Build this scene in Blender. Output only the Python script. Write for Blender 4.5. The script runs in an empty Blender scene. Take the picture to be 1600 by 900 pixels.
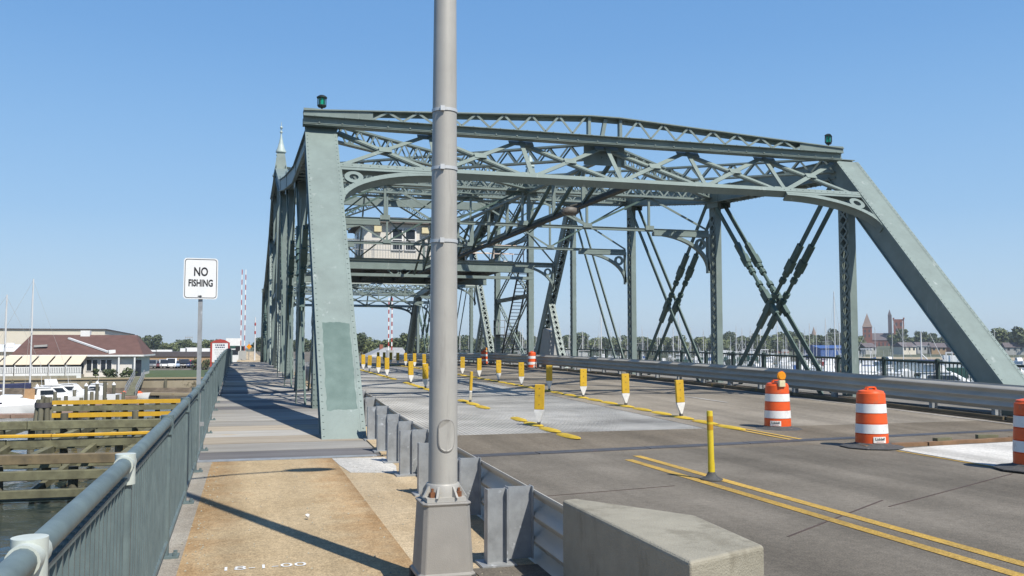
import bpy, bmesh, math, random
from mathutils import Vector, Matrix
random.seed(7)
S = bpy.context.scene
COL = S.collection
R = math.radians
V = Vector

# ------------------------------------------------------------------ camera
cam_d = bpy.data.cameras.new('camera')
cam = bpy.data.objects.new('camera', cam_d); COL.objects.link(cam)
cam_d.sensor_width = 36.0
cam_d.lens = 36.0 * 1410 / 1600
cam_d.clip_start = 0.05
cam_d.clip_end = 12000
cam.location = (0, 0, 1.65)
cam.rotation_euler = (math.pi / 2 + 0.0653, 0, -0.2838)
S.camera = cam
# ------------------------------------------------------------------ sky, sun, exposure
SUN_AZ = math.atan2(0.385, -0.923)      # clockwise from +Y
SUN_EL = R(52)
K_ = 1.0
SKY = [(0.0, (.50, .64, .76)), (.05, (.45, .61, .78)), (.14, (.315, .535, .80)), (.32, (.155, .375, .735)), (.6, (.08, .22, .54)), (.999, (.045, .14, .40))]
w = bpy.data.worlds.new('World'); S.world = w; w.use_nodes = True
nt = w.node_tree; nt.nodes.clear()
sky = nt.nodes.new('ShaderNodeTexSky'); sky.sky_type = 'NISHITA'; sky.sun_disc = False
sky.sun_elevation = SUN_EL; sky.sun_rotation = SUN_AZ
sky.air_density = 1.0; sky.dust_density = 0.35; sky.ozone_density = 3.0; sky.altitude = 0
bg = nt.nodes.new('ShaderNodeBackground'); bg.inputs[1].default_value = 0.10
wo = nt.nodes.new('ShaderNodeOutputWorld')
# the pale blue-white air near the horizon, the same all round
tcw = nt.nodes.new('ShaderNodeTexCoord'); spw = nt.nodes.new('ShaderNodeSeparateXYZ'); nt.links.new(tcw.outputs['Generated'], spw.inputs[0])
rpw = nt.nodes.new('ShaderNodeValToRGB'); rpw.color_ramp.interpolation = 'B_SPLINE'
for e in (SKY): 
    x = rpw.color_ramp.elements.new(e[0]); x.color = (*e[1], 1)
rpw.color_ramp.elements.remove(rpw.color_ramp.elements[0]); rpw.color_ramp.elements.remove(rpw.color_ramp.elements[-1])
nt.links.new(spw.outputs[2], rpw.inputs[0])
mxw = nt.nodes.new('ShaderNodeMixRGB'); mxw.inputs[0].default_value = .85; nt.links.new(sky.outputs[0], mxw.inputs[1]); scw = nt.nodes.new('ShaderNodeVectorMath'); scw.operation = 'SCALE'; scw.inputs[3].default_value = 9.0; nt.links.new(rpw.outputs[0], scw.inputs[0]); nt.links.new(scw.outputs[0], mxw.inputs[2])
nt.links.new(mxw.outputs[0], bg.inputs[0]); nt.links.new(bg.outputs[0], wo.inputs[0])
sd = bpy.data.lights.new('sun', 'SUN'); sd.energy = 5.0; sd.angle = R(0.5); sd.color = (1.0, 0.95, 0.86)
so = bpy.data.objects.new('sun', sd); COL.objects.link(so)
tosun = V((math.sin(SUN_AZ) * math.cos(SUN_EL), math.cos(SUN_AZ) * math.cos(SUN_EL), math.sin(SUN_EL)))
so.rotation_euler = tosun.to_track_quat('Z', 'Y').to_euler(); so.location = (30, -60, 80)
S.view_settings.view_transform = 'Standard'; S.view_settings.look = 'None'
S.view_settings.exposure = 0.30; S.view_settings.gamma = 1.0

# ------------------------------------------------------------------ mesh helpers
class MB:
    def __init__(s): s.v = []; s.f = []; s.sm = []
    def add(s, vs, fs, smooth=False):
        n = len(s.v); s.v += [tuple(p) for p in vs]
        for f in fs: s.f.append(tuple(i + n for i in f)); s.sm.append(smooth)
        return s
    def hexa(s, p):                     # 8 points: bottom ring then top ring
        return s.add(p, [(3, 2, 1, 0), (4, 5, 6, 7), (0, 1, 5, 4), (1, 2, 6, 5), (2, 3, 7, 6), (3, 0, 4, 7)])
    def box(s, x0, x1, y0, y1, z0, z1):
        return s.hexa([(x0, y0, z0), (x1, y0, z0), (x1, y1, z0), (x0, y1, z0), (x0, y0, z1), (x1, y0, z1), (x1, y1, z1), (x0, y1, z1)])
    def beam(s, p0, p1, b, wd, h, ob=0.0, oc=0.0):   # axis p0-p1, width wd along b, depth h along a x b
        p0 = V(p0); p1 = V(p1); a = (p1 - p0).normalized(); b = V(b); b = (b - a * a.dot(b)).normalized(); c = a.cross(b)
        q = []
        for p in (p0, p1):
            for i, j in ((-1, -1), (1, -1), (1, 1), (-1, 1)):
                q.append(p + b * (ob + i * wd / 2) + c * (oc + j * h / 2))
        return s.hexa(q)
    def tube(s, p0, p1, r0, r1=None, n=10, cap=True, smooth=True):
        p0 = V(p0); p1 = V(p1); r1 = r0 if r1 is None else r1
        a = (p1 - p0).normalized(); b = a.orthogonal().normalized(); c = a.cross(b)
        vs = []
        for p, r in ((p0, r0), (p1, r1)):
            for i in range(n):
                t = 2 * math.pi * i / n; vs.append(p + (b * math.cos(t) + c * math.sin(t)) * r)
        s.add(vs, [(i, (i + 1) % n, n + (i + 1) % n, n + i) for i in range(n)], smooth)
        if cap:
            s.add(vs[:n], [tuple(range(n - 1, -1, -1))]); s.add(vs[n:], [tuple(range(n))])
        return s
    def lathe(s, c, prof, n=20, smooth=True, cap=True, sq=1.0):
        c = V(c); vs = []
        for r, z in prof:
            for i in range(n):
                t = 2 * math.pi * i / n; vs.append((c.x + r * math.cos(t), c.y + r * math.sin(t) * sq, c.z + z))
        fs = []
        for k in range(len(prof) - 1):
            for i in range(n):
                fs.append((k * n + i, k * n + (i + 1) % n, (k + 1) * n + (i + 1) % n, (k + 1) * n + i))
        s.add(vs, fs, smooth)
        if cap:
            if prof[0][0] > 1e-4: s.add(vs[:n], [tuple(range(n - 1, -1, -1))])
            if prof[-1][0] > 1e-4: s.add(vs[-n:], [tuple(range(n))])
        return s
    def prism(s, poly, fn, d0, d1):     # poly in 2D; fn(x, y, d) -> 3D
        n = len(poly)
        vs = [fn(x, y, d0) for x, y in poly] + [fn(x, y, d1) for x, y in poly]
        return s.add(vs, [tuple(range(n - 1, -1, -1)), tuple(range(n, 2 * n))] + [(i, (i + 1) % n, n + (i + 1) % n, n + i) for i in range(n)])
    def sweep(s, rings, smooth=False, closed=True, cap=True):
        n = len(rings[0]); vs = [p for r in rings for p in r]; fs = []
        for k in range(len(rings) - 1):
            for i in range(n if closed else n - 1):
                fs.append((k * n + i, k * n + (i + 1) % n, (k + 1) * n + (i + 1) % n, (k + 1) * n + i))
        s.add(vs, fs, smooth)
        if cap and closed:
            s.add(rings[0], [tuple(range(n - 1, -1, -1))]); s.add(rings[-1], [tuple(range(n))])
        return s
    def lacing(s, p0, p1, b, wd, step, bw=0.06, oc=0.0, th=0.014, double=False):   # zigzag bars in the plane of axis and b
        p0 = V(p0); p1 = V(p1); L = (p1 - p0).length; a = (p1 - p0).normalized(); b = V(b); b = (b - a * a.dot(b)).normalized(); c = a.cross(b)
        n = max(2, int(round(L / step))); st = L / n
        for i in range(n):
            sg = 1 if i % 2 else -1
            for g in ((sg, -sg) if double else (sg,)):
                q0 = p0 + a * (i * st) + b * (g * wd / 2) + c * (oc + (0.002 * g if double else 0)); q1 = p0 + a * ((i + 1) * st) - b * (g * wd / 2) + c * (oc + (0.002 * g if double else 0))
                s.beam(q0, q1, b if abs((q1 - q0).normalized().dot(b)) < 0.99 else a, bw, th)
        return s
    def rivets(s, p0, p1, nrm, step, r=0.018):
        p0 = V(p0); p1 = V(p1); nrm = V(nrm).normalized(); L = (p1 - p0).length; n = max(1, int(L / step))
        t = nrm.orthogonal().normalized(); u = nrm.cross(t)
        for i in range(n):
            p = p0.lerp(p1, (i + .5) / n)
            ring = [p + (t * math.cos(k * 1.2566) + u * math.sin(k * 1.2566)) * r for k in range(5)]
            top = [p + (t * math.cos(k * 1.2566) + u * math.sin(k * 1.2566)) * r * .6 + nrm * r * .7 for k in range(5)]
            s.add(ring + top, [(k, (k + 1) % 5, 5 + (k + 1) % 5, 5 + k) for k in range(5)] + [(5, 6, 7, 8, 9)])
        return s

OFF = {}
def obj(name, mb, mat, parent=None, label=None, kind=None, bevel=0, local=False, seg=1):
    me = bpy.data.meshes.new(name)
    off = OFF.get(parent.name, V((0, 0, 0))) if (parent and not local) else V((0, 0, 0))
    me.from_pydata([(p[0] - off.x, p[1] - off.y, p[2] - off.z) for p in mb.v], [], mb.f)
    me.polygons.foreach_set('use_smooth', mb.sm)
    bm = bmesh.new(); bm.from_mesh(me)
    if bevel:
        bmesh.ops.remove_doubles(bm, verts=bm.verts, dist=1e-5)
        es = [e for e in bm.edges if len(e.link_faces) == 2 and e.calc_face_angle(0) > 0.5]
        bmesh.ops.bevel(bm, geom=es, offset=bevel, segments=seg, affect='EDGES', profile=.5, clamp_overlap=True)
    bmesh.ops.recalc_face_normals(bm, faces=bm.faces)
    bm.to_mesh(me); bm.free()
    if any(mb.sm): me.set_sharp_from_angle(angle=R(40))
    for m in (mat if isinstance(mat, (list, tuple)) else [mat]): me.materials.append(m)
    o = bpy.data.objects.new(name, me); COL.objects.link(o)
    if parent: o.parent = parent; OFF[o.name] = off
    if label: o['label'] = label
    if kind: o['kind'] = kind
    return o
def thing(name, label, cat, loc=(0, 0, 0), group=None, rz=0):
    o = bpy.data.objects.new(name, None); o.empty_display_size = .3; COL.objects.link(o)
    o.location = loc; o.rotation_euler = (0, 0, rz); OFF[o.name] = V(loc)
    o['label'] = label; o['category'] = cat
    if group: o['group'] = group
    return o
def tag(o, label, cat, group=None):
    o['label'] = label; o['category'] = cat
    if group: o['group'] = group
    return o
def dup(root, loc, rz=0, label=None, group=None, scale=None):
    r = root.copy(); COL.objects.link(r); r.location = loc; r.rotation_euler = (0, 0, rz)
    if scale: r.scale = (scale,) * 3 if not isinstance(scale, tuple) else scale
    if label: r['label'] = label
    if group: r['group'] = group
    for ch in root.children:
        c = ch.copy(); COL.objects.link(c); c.parent = r
        for g in ch.children:
            d = g.copy(); COL.objects.link(d); d.parent = c
    return r
def part_copy(o, loc, parent):
    c = o.copy(); COL.objects.link(c); c.parent = parent; c.location = loc
    return c
def struct(name, mb, mat, parent=None, **k):
    o = obj(name, mb, mat, parent, **k)
    if not parent: o['kind'] = 'structure'
    return o
def text_mb(txt, size, fn, extr=0.0, align='CENTER', bold=0.0, sx=1.0):
    cu = bpy.data.curves.new('t', 'FONT'); cu.body = txt; cu.size = size; cu.align_x = align; cu.align_y = 'CENTER'; cu.offset = bold
    cu.resolution_u = 3
    o = bpy.data.objects.new('t', cu); COL.objects.link(o)
    dg = bpy.context.evaluated_depsgraph_get(); me = bpy.data.meshes.new_from_object(o.evaluated_get(dg))
    mb = MB(); mb.add([fn(v.co.x * sx, v.co.y) for v in me.vertices], [tuple(p.vertices) for p in me.polygons])
    bpy.data.objects.remove(o); bpy.data.curves.remove(cu); bpy.data.meshes.remove(me)
    return mb

# ------------------------------------------------------------------ materials
def nodes_of(name):
    m = bpy.data.materials.new(name); m.use_nodes = True
    n = m.node_tree.nodes; b = n['Principled BSDF']
    return m, n, m.node_tree.links, b
def mat(name, c, rough=.6, var=.25, scale=6.0, metal=0.0, c2=None, spots=None, streak=False, bump=0.0, bscale=60., spotscale=9., spotth=.62, rnd=0.0, spec=None, emit=None, sp2=None, stretch=(1, 1, 1)):
    m, n, l, b = nodes_of(name)
    tc = n.new('ShaderNodeTexCoord'); mp = n.new('ShaderNodeMapping'); l.new(tc.outputs['Object'], mp.inputs[0])
    mp.inputs['Scale'].default_value = (stretch if not streak else (1, 1, .12))
    nz = n.new('ShaderNodeTexNoise'); nz.inputs['Scale'].default_value = scale; nz.inputs['Detail'].default_value = 6; nz.inputs['Roughness'].default_value = .65
    oi = n.new('ShaderNodeObjectInfo'); ad = n.new('ShaderNodeVectorMath'); ad.operation = 'ADD'
    cb = n.new('ShaderNodeCombineXYZ'); ml = n.new('ShaderNodeMath'); ml.operation = 'MULTIPLY'; ml.inputs[1].default_value = 37.
    l.new(oi.outputs['Random'], ml.inputs[0]); l.new(ml.outputs[0], cb.inputs[0]); l.new(ml.outputs[0], cb.inputs[1])
    l.new(mp.outputs[0], ad.inputs[0]); l.new(cb.outputs[0], ad.inputs[1]); l.new(ad.outputs[0], nz.inputs[0])
    c2 = c2 or tuple(x * (1 - var) for x in c)
    rp = n.new('ShaderNodeValToRGB'); rp.color_ramp.elements[0].position = .32; rp.color_ramp.elements[1].position = .66
    rp.color_ramp.elements[0].color = (*c2, 1); rp.color_ramp.elements[1].color = (*c, 1)
    l.new(nz.outputs[0], rp.inputs[0]); out = rp.outputs[0]
    if spots:
        n2 = n.new('ShaderNodeTexNoise'); n2.inputs['Scale'].default_value = spotscale; n2.inputs['Detail'].default_value = 8; n2.inputs['Roughness'].default_value = .7
        l.new(ad.outputs[0], n2.inputs[0])
        r2 = n.new('ShaderNodeValToRGB'); r2.color_ramp.elements[0].position = spotth; r2.color_ramp.elements[1].position = min(1, spotth + .06)
        l.new(n2.outputs[0], r2.inputs[0])
        mx = n.new('ShaderNodeMixRGB'); l.new(r2.outputs[0], mx.inputs[0]); l.new(out, mx.inputs[1]); mx.inputs[2].default_value = (*spots, 1); out = mx.outputs[0]
    if sp2:
        col_, sc_, th_, st2 = sp2
        m2_ = n.new('ShaderNodeMapping'); m2_.inputs['Scale'].default_value = st2; l.new(tc.outputs['Object'], m2_.inputs[0])
        n4 = n.new('ShaderNodeTexNoise'); n4.inputs['Scale'].default_value = sc_; n4.inputs['Detail'].default_value = 9; n4.inputs['Roughness'].default_value = .72; l.new(m2_.outputs[0], n4.inputs[0])
        r4 = n.new('ShaderNodeValToRGB'); r4.color_ramp.elements[0].position = th_; r4.color_ramp.elements[1].position = th_ + .09; r4.color_ramp.elements[1].color = (.75, .75, .75, 1); l.new(n4.outputs[0], r4.inputs[0])
        mx4 = n.new('ShaderNodeMixRGB'); l.new(r4.outputs[0], mx4.inputs[0]); l.new(out, mx4.inputs[1]); mx4.inputs[2].default_value = (*col_, 1); out = mx4.outputs[0]
    if rnd:
        hs = n.new('ShaderNodeHueSaturation'); mr = n.new('ShaderNodeMapRange'); l.new(oi.outputs['Random'], mr.inputs[0])
        mr.inputs[3].default_value = 1 - rnd; mr.inputs[4].default_value = 1 + rnd
        l.new(mr.outputs[0], hs.inputs['Value']); l.new(out, hs.inputs['Color']); out = hs.outputs[0]
    l.new(out, b.inputs['Base Color']); b.inputs['Metallic'].default_value = metal
    rr = n.new('ShaderNodeMapRange'); l.new(nz.outputs[0], rr.inputs[0]); rr.inputs[3].default_value = min(1, rough + .12); rr.inputs[4].default_value = max(.05, rough - .08)
    l.new(rr.outputs[0], b.inputs['Roughness'])
    if spec is not None: b.inputs['Specular IOR Level'].default_value = spec
    if bump:
        n3 = n.new('ShaderNodeTexNoise'); n3.inputs['Scale'].default_value = bscale; n3.inputs['Detail'].default_value = 4
        l.new(ad.outputs[0], n3.inputs[0]); bp = n.new('ShaderNodeBump'); bp.inputs['Strength'].default_value = bump; bp.inputs['Distance'].default_value = .02
        l.new(n3.outputs[0], bp.inputs['Height']); l.new(bp.outputs[0], b.inputs['Normal'])
    if emit:
        b.inputs['Emission Color'].default_value = (*emit[0], 1); b.inputs['Emission Strength'].default_value = emit[1]
    return m

STEEL = (.20, .25, .229)
M = {}
M['steel'] = mat('bridge_paint', STEEL, .5, .22, 1.6, spots=(.16, .10, .065), spotscale=6, spotth=.685, bump=.1, bscale=25, sp2=((.36, .40, .38), 2.6, .60, (1.6, 1.6, .22)))
M['lace'] = mat('lacing_paint', (.205, .252, .232), .55, .25, 3)
M['eye'] = mat('eyebar_paint', (.075, .125, .105), .5, .3, 3, spots=(.10, .07, .05), spotscale=12, spotth=.68)
M['dark'] = mat('dark_steel', (.062, .066, .058), .75, .35, 2.5)
M['pale'] = mat('finial_paint', (.42, .50, .47), .5, .15, 5)
M['rail'] = mat('railing_paint', (.135, .178, .178), .5, .30, 5, c2=(.09, .122, .126), spots=(.42, .44, .44), spotscale=16, spotth=.71)
M['rail2'] = mat('dark_railing_paint', (.045, .072, .065), .55, .3, 5)
M['cap'] = mat('pale_fitting_paint', (.50, .54, .49), .5, .2, 8, spots=(.3, .33, .3), spotscale=20, spotth=.6)
M['galv'] = mat('galvanised_steel', (.36, .375, .385), .48, .32, 7, metal=.3, spots=(.5, .52, .54), spotscale=10, spotth=.6)
M['beamgalv'] = mat('beam_galvanised', (.47, .445, .39), .5, .2, 3, metal=.05, stretch=(1, .3, 1), spots=(.24, .19, .15), spotscale=5, spotth=.68)
M['alu'] = mat('lamp_aluminium', (.40, .385, .35), .5, .14, 3, metal=.1, bump=.05, bscale=90, sp2=((.30, .285, .26), 5, .55, (3, 3, .25)), spots=(.24, .23, .21), spotscale=22, spotth=.70)
M['alubase'] = mat('lamp_base_aluminium', (.275, .262, .24), .65, .14, 5, metal=.05, bump=.12, bscale=140)
M['stainless'] = mat('steel_band', (.56, .565, .56), .4, .12, 9, metal=.3)
M['rust'] = mat('rust', (.22, .09, .04), .9, .4, 20)
M['conc'] = mat('barrier_concrete', (.31, .285, .22), .85, .22, 3.2, spots=(.20, .185, .15), spotscale=34, spotth=.665, bump=.35, bscale=90, sp2=((.19, .17, .125), 1.7, .53, (1.4, 1.4, .5)))
M['asph'] = None
M['wood'] = mat('weathered_timber', (.185, .18, .105), .85, .45, 1.6, c2=(.09, .085, .05), stretch=(1, 1, 1), bump=.3, bscale=12, rnd=.22)
M['woodbrown'] = mat('brown_timber', (.19, .145, .08), .85, .4, 1.6, c2=(.10, .08, .05), rnd=.15, spots=(.35, .22, .04), spotscale=1.2, spotth=.62)
M['woodyel'] = mat('yellow_painted_timber', (.62, .36, .02), .6, .2, 2)
M['pile'] = mat('pile_timber', (.16, .15, .105), .9, .5, 2.2, streak=True, rnd=.25)
M['pdl'] = mat('paddle_yellow', (.60, .37, .02), .5, .22, 9, rnd=.1, spots=(.16, .10, .02), spotscale=14, spotth=.7)
M['pdw'] = mat('paddle_white', (.72, .71, .68), .5, .25, 12, spots=(.3, .28, .24), spotscale=14, spotth=.64)
M['curb'] = mat('curb_yellow', (.62, .42, .03), .55, .3, 8, spots=(.22, .17, .08), spotscale=12, spotth=.66, rnd=.1)
M['bol'] = mat('post_yellow', (.60, .45, .02), .45, .15, 14, spots=(.15, .12, .03), spotscale=25, spotth=.68)
M['tape'] = mat('post_amber_band', (.50, .26, .01), .4, .15, 10)
M['rub'] = mat('black_rubber', (.075, .075, .073), .8, .4, 14, spots=(.16, .15, .14), spotscale=9, spotth=.6)
M['ora'] = mat('drum_orange', (.76, .10, .014), .45, .15, 7, spots=(.34, .10, .05), spotscale=11, spotth=.64, sp2=((.42, .13, .06), 5, .57, (1, 1, .5)))
M['wht'] = mat('drum_white', (.74, .73, .70), .45, .1, 9, spots=(.36, .34, .31), spotscale=12, spotth=.65, sp2=((.5, .47, .43), 5, .57, (1, 1, .5)))
M['lblw'] = mat('label_white', (.75, .72, .66), .5, .08, 20)
M['blk'] = mat('black_print', (.015, .015, .018), .5, .1, 20)
M['amber'] = mat('amber_lens', (.75, .28, .01), .2, .1, 10)
M['batt'] = mat('battery_box_cream', (.66, .58, .36), .5, .12, 20)
M['signw'] = mat('sign_white', (.74, .745, .74), .45, .06, 4)
M['hwall'] = mat('white_wall', (.70, .67, .62), .7, .1, 1)
M['roofb'] = mat('brown_roof', (.135, .072, .058), .9, .25, 1.1, rnd=.05)
M['ware'] = mat('warehouse_cream', (.62, .57, .47), .8, .07, .3)
M['tan'] = mat('tan_block_wall', (.36, .25, .15), .85, .12, .4)
M['dband'] = mat('dark_fascia', (.085, .075, .08), .7, .2, .5)
M['glass'] = mat('dark_window_glass', (.025, .032, .042), .12, .3, 2, spec=.6)
M['awn'] = mat('cream_awning', (.68, .58, .42), .8, .1, 2)
M['white'] = mat('white_gelcoat', (.80, .80, .79), .3, .06, 1.2)
M['whitep'] = mat('white_paint', (.74, .74, .72), .55, .12, 2)
M['navy'] = mat('navy_canvas', (.022, .03, .085), .8, .3, 3)
M['blue'] = mat('blue_canvas', (.04, .10, .29), .6, .2, 2)
M['red'] = mat('red_paint', (.40, .05, .035), .5, .2, 3)
M['green'] = mat('dark_green_hull', (.03, .09, .07), .4, .2, 2)
M['mast'] = mat('mast_aluminium', (.66, .66, .65), .35, .08, 1)
M['teak'] = mat('teak', (.40, .24, .12), .7, .2, 4)
M['trunk'] = mat('bark', (.09, .07, .05), .9, .3, 3)
M['brick'] = mat('church_brick', (.30, .11, .07), .9, .25, .15)
M['brickroof'] = mat('slate_roof', (.13, .11, .115), .8, .2, .15)
M['spire'] = mat('spire_stone', (.30, .22, .18), .85, .2, .2)
M['sand'] = mat('sand', (.38, .31, .20), .95, .2, .06)
M['glassgreen'] = mat('green_lens', (.01, .30, .18), .12, .1, 5)
M['ironblack'] = mat('black_iron', (.02, .028, .024), .45, .3, 8)
M['grey'] = mat('grey_cabinet', (.36, .36, .34), .6, .12, 2)
M['grille'] = mat('grating_bar', (.56, .545, .51), .7, .5, .45, spec=.15)
M['dock'] = mat('dock_boards', (.30, .20, .145), .85, .3, 1.5)
M['stonewall'] = mat('seawall_concrete', (.36, .31, .22), .9, .35, .35, spots=(.10, .085, .05), spotscale=.35, spotth=.58)

def leaf_mat(name, c):
    m, n, l, b = nodes_of(name)
    g = n.new('ShaderNodeNewGeometry'); oi = n.new('ShaderNodeObjectInfo')
    a = n.new('ShaderNodeMath'); a.operation = 'ADD'; l.new(g.outputs['Random Per Island'], a.inputs[0]); l.new(oi.outputs['Random'], a.inputs[1])
    h = n.new('ShaderNodeMath'); h.operation = 'MULTIPLY'; h.inputs[1].default_value = .5; l.new(a.outputs[0], h.inputs[0])
    rp = n.new('ShaderNodeValToRGB'); rp.color_ramp.elements[0].color = (c[0] * .55, c[1] * .6, c[2] * .7, 1); rp.color_ramp.elements[1].color = (c[0] * 1.5, c[1] * 1.35, c[2] * 1.2, 1)
    l.new(h.outputs[0], rp.inputs[0]); l.new(rp.outputs[0], b.inputs['Base Color']); b.inputs['Roughness'].default_value = .7
    b.inputs['Specular IOR Level'].default_value = .2
    return m
M['leaf'] = leaf_mat('foliage', (.12, .15, .072))
M['leaf2'] = leaf_mat('foliage_dark', (.092, .118, .06))

def asphalt(name, c, patch, streakc=None, sc=1.0):
    m, n, l, b = nodes_of(name)
    tc = n.new('ShaderNodeTexCoord')
    n1 = n.new('ShaderNodeTexNoise'); n1.inputs['Scale'].default_value = .55 * sc; n1.inputs['Detail'].default_value = 7; n1.inputs['Roughness'].default_value = .6; l.new(tc.outputs['Object'], n1.inputs[0])
    n2 = n.new('ShaderNodeTexNoise'); n2.inputs['Scale'].default_value = 75; n2.inputs['Detail'].default_value = 3; l.new(tc.outputs['Object'], n2.inputs[0])
    mp = n.new('ShaderNodeMapping'); mp.inputs['Scale'].default_value = (1.1, .07, 1); l.new(tc.outputs['Object'], mp.inputs[0])
    n3 = n.new('ShaderNodeTexNoise'); n3.inputs['Scale'].default_value = 1.0; n3.inputs['Detail'].default_value = 5; l.new(mp.outputs[0], n3.inputs[0])
    r1 = n.new('ShaderNodeValToRGB'); r1.color_ramp.elements[0].position = .35; r1.color_ramp.elements[1].position = .68
    r1.color_ramp.elements[0].color = (*patch, 1); r1.color_ramp.elements[1].color = (*c, 1); l.new(n1.outputs[0], r1.inputs[0])
    r3 = n.new('ShaderNodeValToRGB'); r3.color_ramp.elements[0].position = .38; r3.color_ramp.elements[1].position = .62
    r3.color_ramp.elements[0].color = (.76, .76, .76, 1); r3.color_ramp.elements[1].color = (1.12, 1.12, 1.12, 1); l.new(n3.outputs[0], r3.inputs[0])
    mu = n.new('ShaderNodeMixRGB'); mu.blend_type = 'MULTIPLY'; mu.inputs[0].default_value = 1; l.new(r1.outputs[0], mu.inputs[1]); l.new(r3.outputs[0], mu.inputs[2])
    r2 = n.new('ShaderNodeValToRGB'); r2.color_ramp.elements[0].position = .30; r2.color_ramp.elements[1].position = .72
    r2.color_ramp.elements[0].color = (.66, .66, .66, 1); r2.color_ramp.elements[1].color = (1.35, 1.33, 1.3, 1); l.new(n2.outputs[0], r2.inputs[0])
    m2 = n.new('ShaderNodeMixRGB'); m2.blend_type = 'MULTIPLY'; m2.inputs[0].default_value = 1; l.new(mu.outputs[0], m2.inputs[1]); l.new(r2.outputs[0], m2.inputs[2])
    n5 = n.new('ShaderNodeTexNoise'); n5.inputs['Scale'].default_value = 14; n5.inputs['Detail'].default_value = 6; n5.inputs['Roughness'].default_value = .75; l.new(tc.outputs['Object'], n5.inputs[0])
    r5 = n.new('ShaderNodeValToRGB'); r5.color_ramp.elements[0].position = .33; r5.color_ramp.elements[1].position = .67; r5.color_ramp.elements[0].color = (.80, .80, .80, 1); r5.color_ramp.elements[1].color = (1.18, 1.17, 1.15, 1); l.new(n5.outputs[0], r5.inputs[0])
    m5 = n.new('ShaderNodeMixRGB'); m5.blend_type = 'MULTIPLY'; m5.inputs[0].default_value = 1; l.new(m2.outputs[0], m5.inputs[1]); l.new(r5.outputs[0], m5.inputs[2])
    l.new(m5.outputs[0], b.inputs['Base Color']); b.inputs['Roughness'].default_value = .9; b.inputs['Specular IOR Level'].default_value = .1
    bp = n.new('ShaderNodeBump'); bp.inputs['Strength'].default_value = .35; bp.inputs['Distance'].default_value = .008
    l.new(n2.outputs[0], bp.inputs['Height']); l.new(bp.outputs[0], b.inputs['Normal'])
    return m
M['asph'] = asphalt('asphalt', (.19, .172, .145), (.13, .117, .098))
M['asphb'] = asphalt('worn_brown_asphalt', (.195, .17, .135), (.148, .127, .1))
M['deckc'] = asphalt('worn_deck_paving', (.27, .243, .203), (.195, .174, .144), sc=.6)
M['walk'] = asphalt('stained_aggregate', (.455, .36, .23), (.36, .275, .165), sc=1.6)
def edge_rust(m):          # rusty run-off staining in from both edges of the slab
    n = m.node_tree.nodes; l = m.node_tree.links; b = n['Principled BSDF']; src = b.inputs['Base Color'].links[0].from_socket
    tc = n.new('ShaderNodeTexCoord'); sp = n.new('ShaderNodeSeparateXYZ'); l.new(tc.outputs['Object'], sp.inputs[0])
    nz = n.new('ShaderNodeTexNoise'); nz.inputs['Scale'].default_value = 2.3; nz.inputs['Detail'].default_value = 8; nz.inputs['Roughness'].default_value = .7; l.new(tc.outputs['Object'], nz.inputs[0])
    a = n.new('ShaderNodeMath'); a.operation = 'SUBTRACT'; l.new(sp.outputs[0], a.inputs[0]); a.inputs[1].default_value = .36
    ab = n.new('ShaderNodeMath'); ab.operation = 'ABSOLUTE'; l.new(a.outputs[0], ab.inputs[0])
    ad = n.new('ShaderNodeMath'); ad.operation = 'MULTIPLY_ADD'; l.new(nz.outputs[0], ad.inputs[0]); ad.inputs[1].default_value = 1.5; l.new(ab.outputs[0], ad.inputs[2])
    mr = n.new('ShaderNodeMapRange'); l.new(ad.outputs[0], mr.inputs[0]); mr.inputs[1].default_value = 1.1; mr.inputs[2].default_value = 1.75; mr.inputs[4].default_value = .75
    mx = n.new('ShaderNodeMixRGB'); mx.blend_type = 'MULTIPLY'; l.new(mr.outputs[0], mx.inputs[0]); l.new(src, mx.inputs[1]); mx.inputs[2].default_value = (.72, .54, .38, 1)
    l.new(mx.outputs[0], b.inputs['Base Color'])
edge_rust(M['walk'])
M['kerbc'] = asphalt('pale_concrete', (.52, .425, .29), (.42, .325, .205), sc=1.4)
M['patch'] = asphalt('fresh_white_concrete', (.58, .57, .54), (.48, .47, .44), sc=1.2)
M['lineY'] = asphalt('worn_yellow_paint', (.50, .325, .08), (.36, .245, .08), sc=3)
M['lineW'] = asphalt('worn_white_paint', (.50, .49, .47), (.3, .29, .28), sc=3)
M['dirt'] = asphalt('dirt', (.17, .14, .105), (.09, .075, .06), sc=2)
M['greyconc'] = asphalt('grey_walk_concrete', (.27, .26, .24), (.2, .19, .17))
M['plate2'] = mat('walk_plate_tan', (.40, .35, .275), .85, .3, 1.2, c2=(.29, .25, .20), stretch=(.3, 2.2, 1), rnd=.12, spec=.15, spots=(.24, .2, .16), spotscale=1.3, spotth=.6)
M['plate3'] = mat('walk_plate_dark', (.17, .165, .165), .8, .3, 1.2, c2=(.11, .105, .105), stretch=(.3, 2.2, 1), rnd=.2, spec=.2)
M['plate'] = mat('walk_plate', (.35, .335, .305), .85, .3, 1.5, c2=(.255, .242, .218), spec=.15, stretch=(.35, 2.2, 1), rnd=.28, spots=(.34, .25, .14), spotscale=1.1, spotth=.60, bump=.2, bscale=40)
M['lawn'] = mat('lawn_grass', (.075, .105, .035), .95, .3, .25)
M['land'] = mat('bare_ground', (.24, .21, .16), .95, .3, .1)
M['hill'] = mat('far_ground', (.10, .11, .06), .95, .3, .02)

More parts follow.
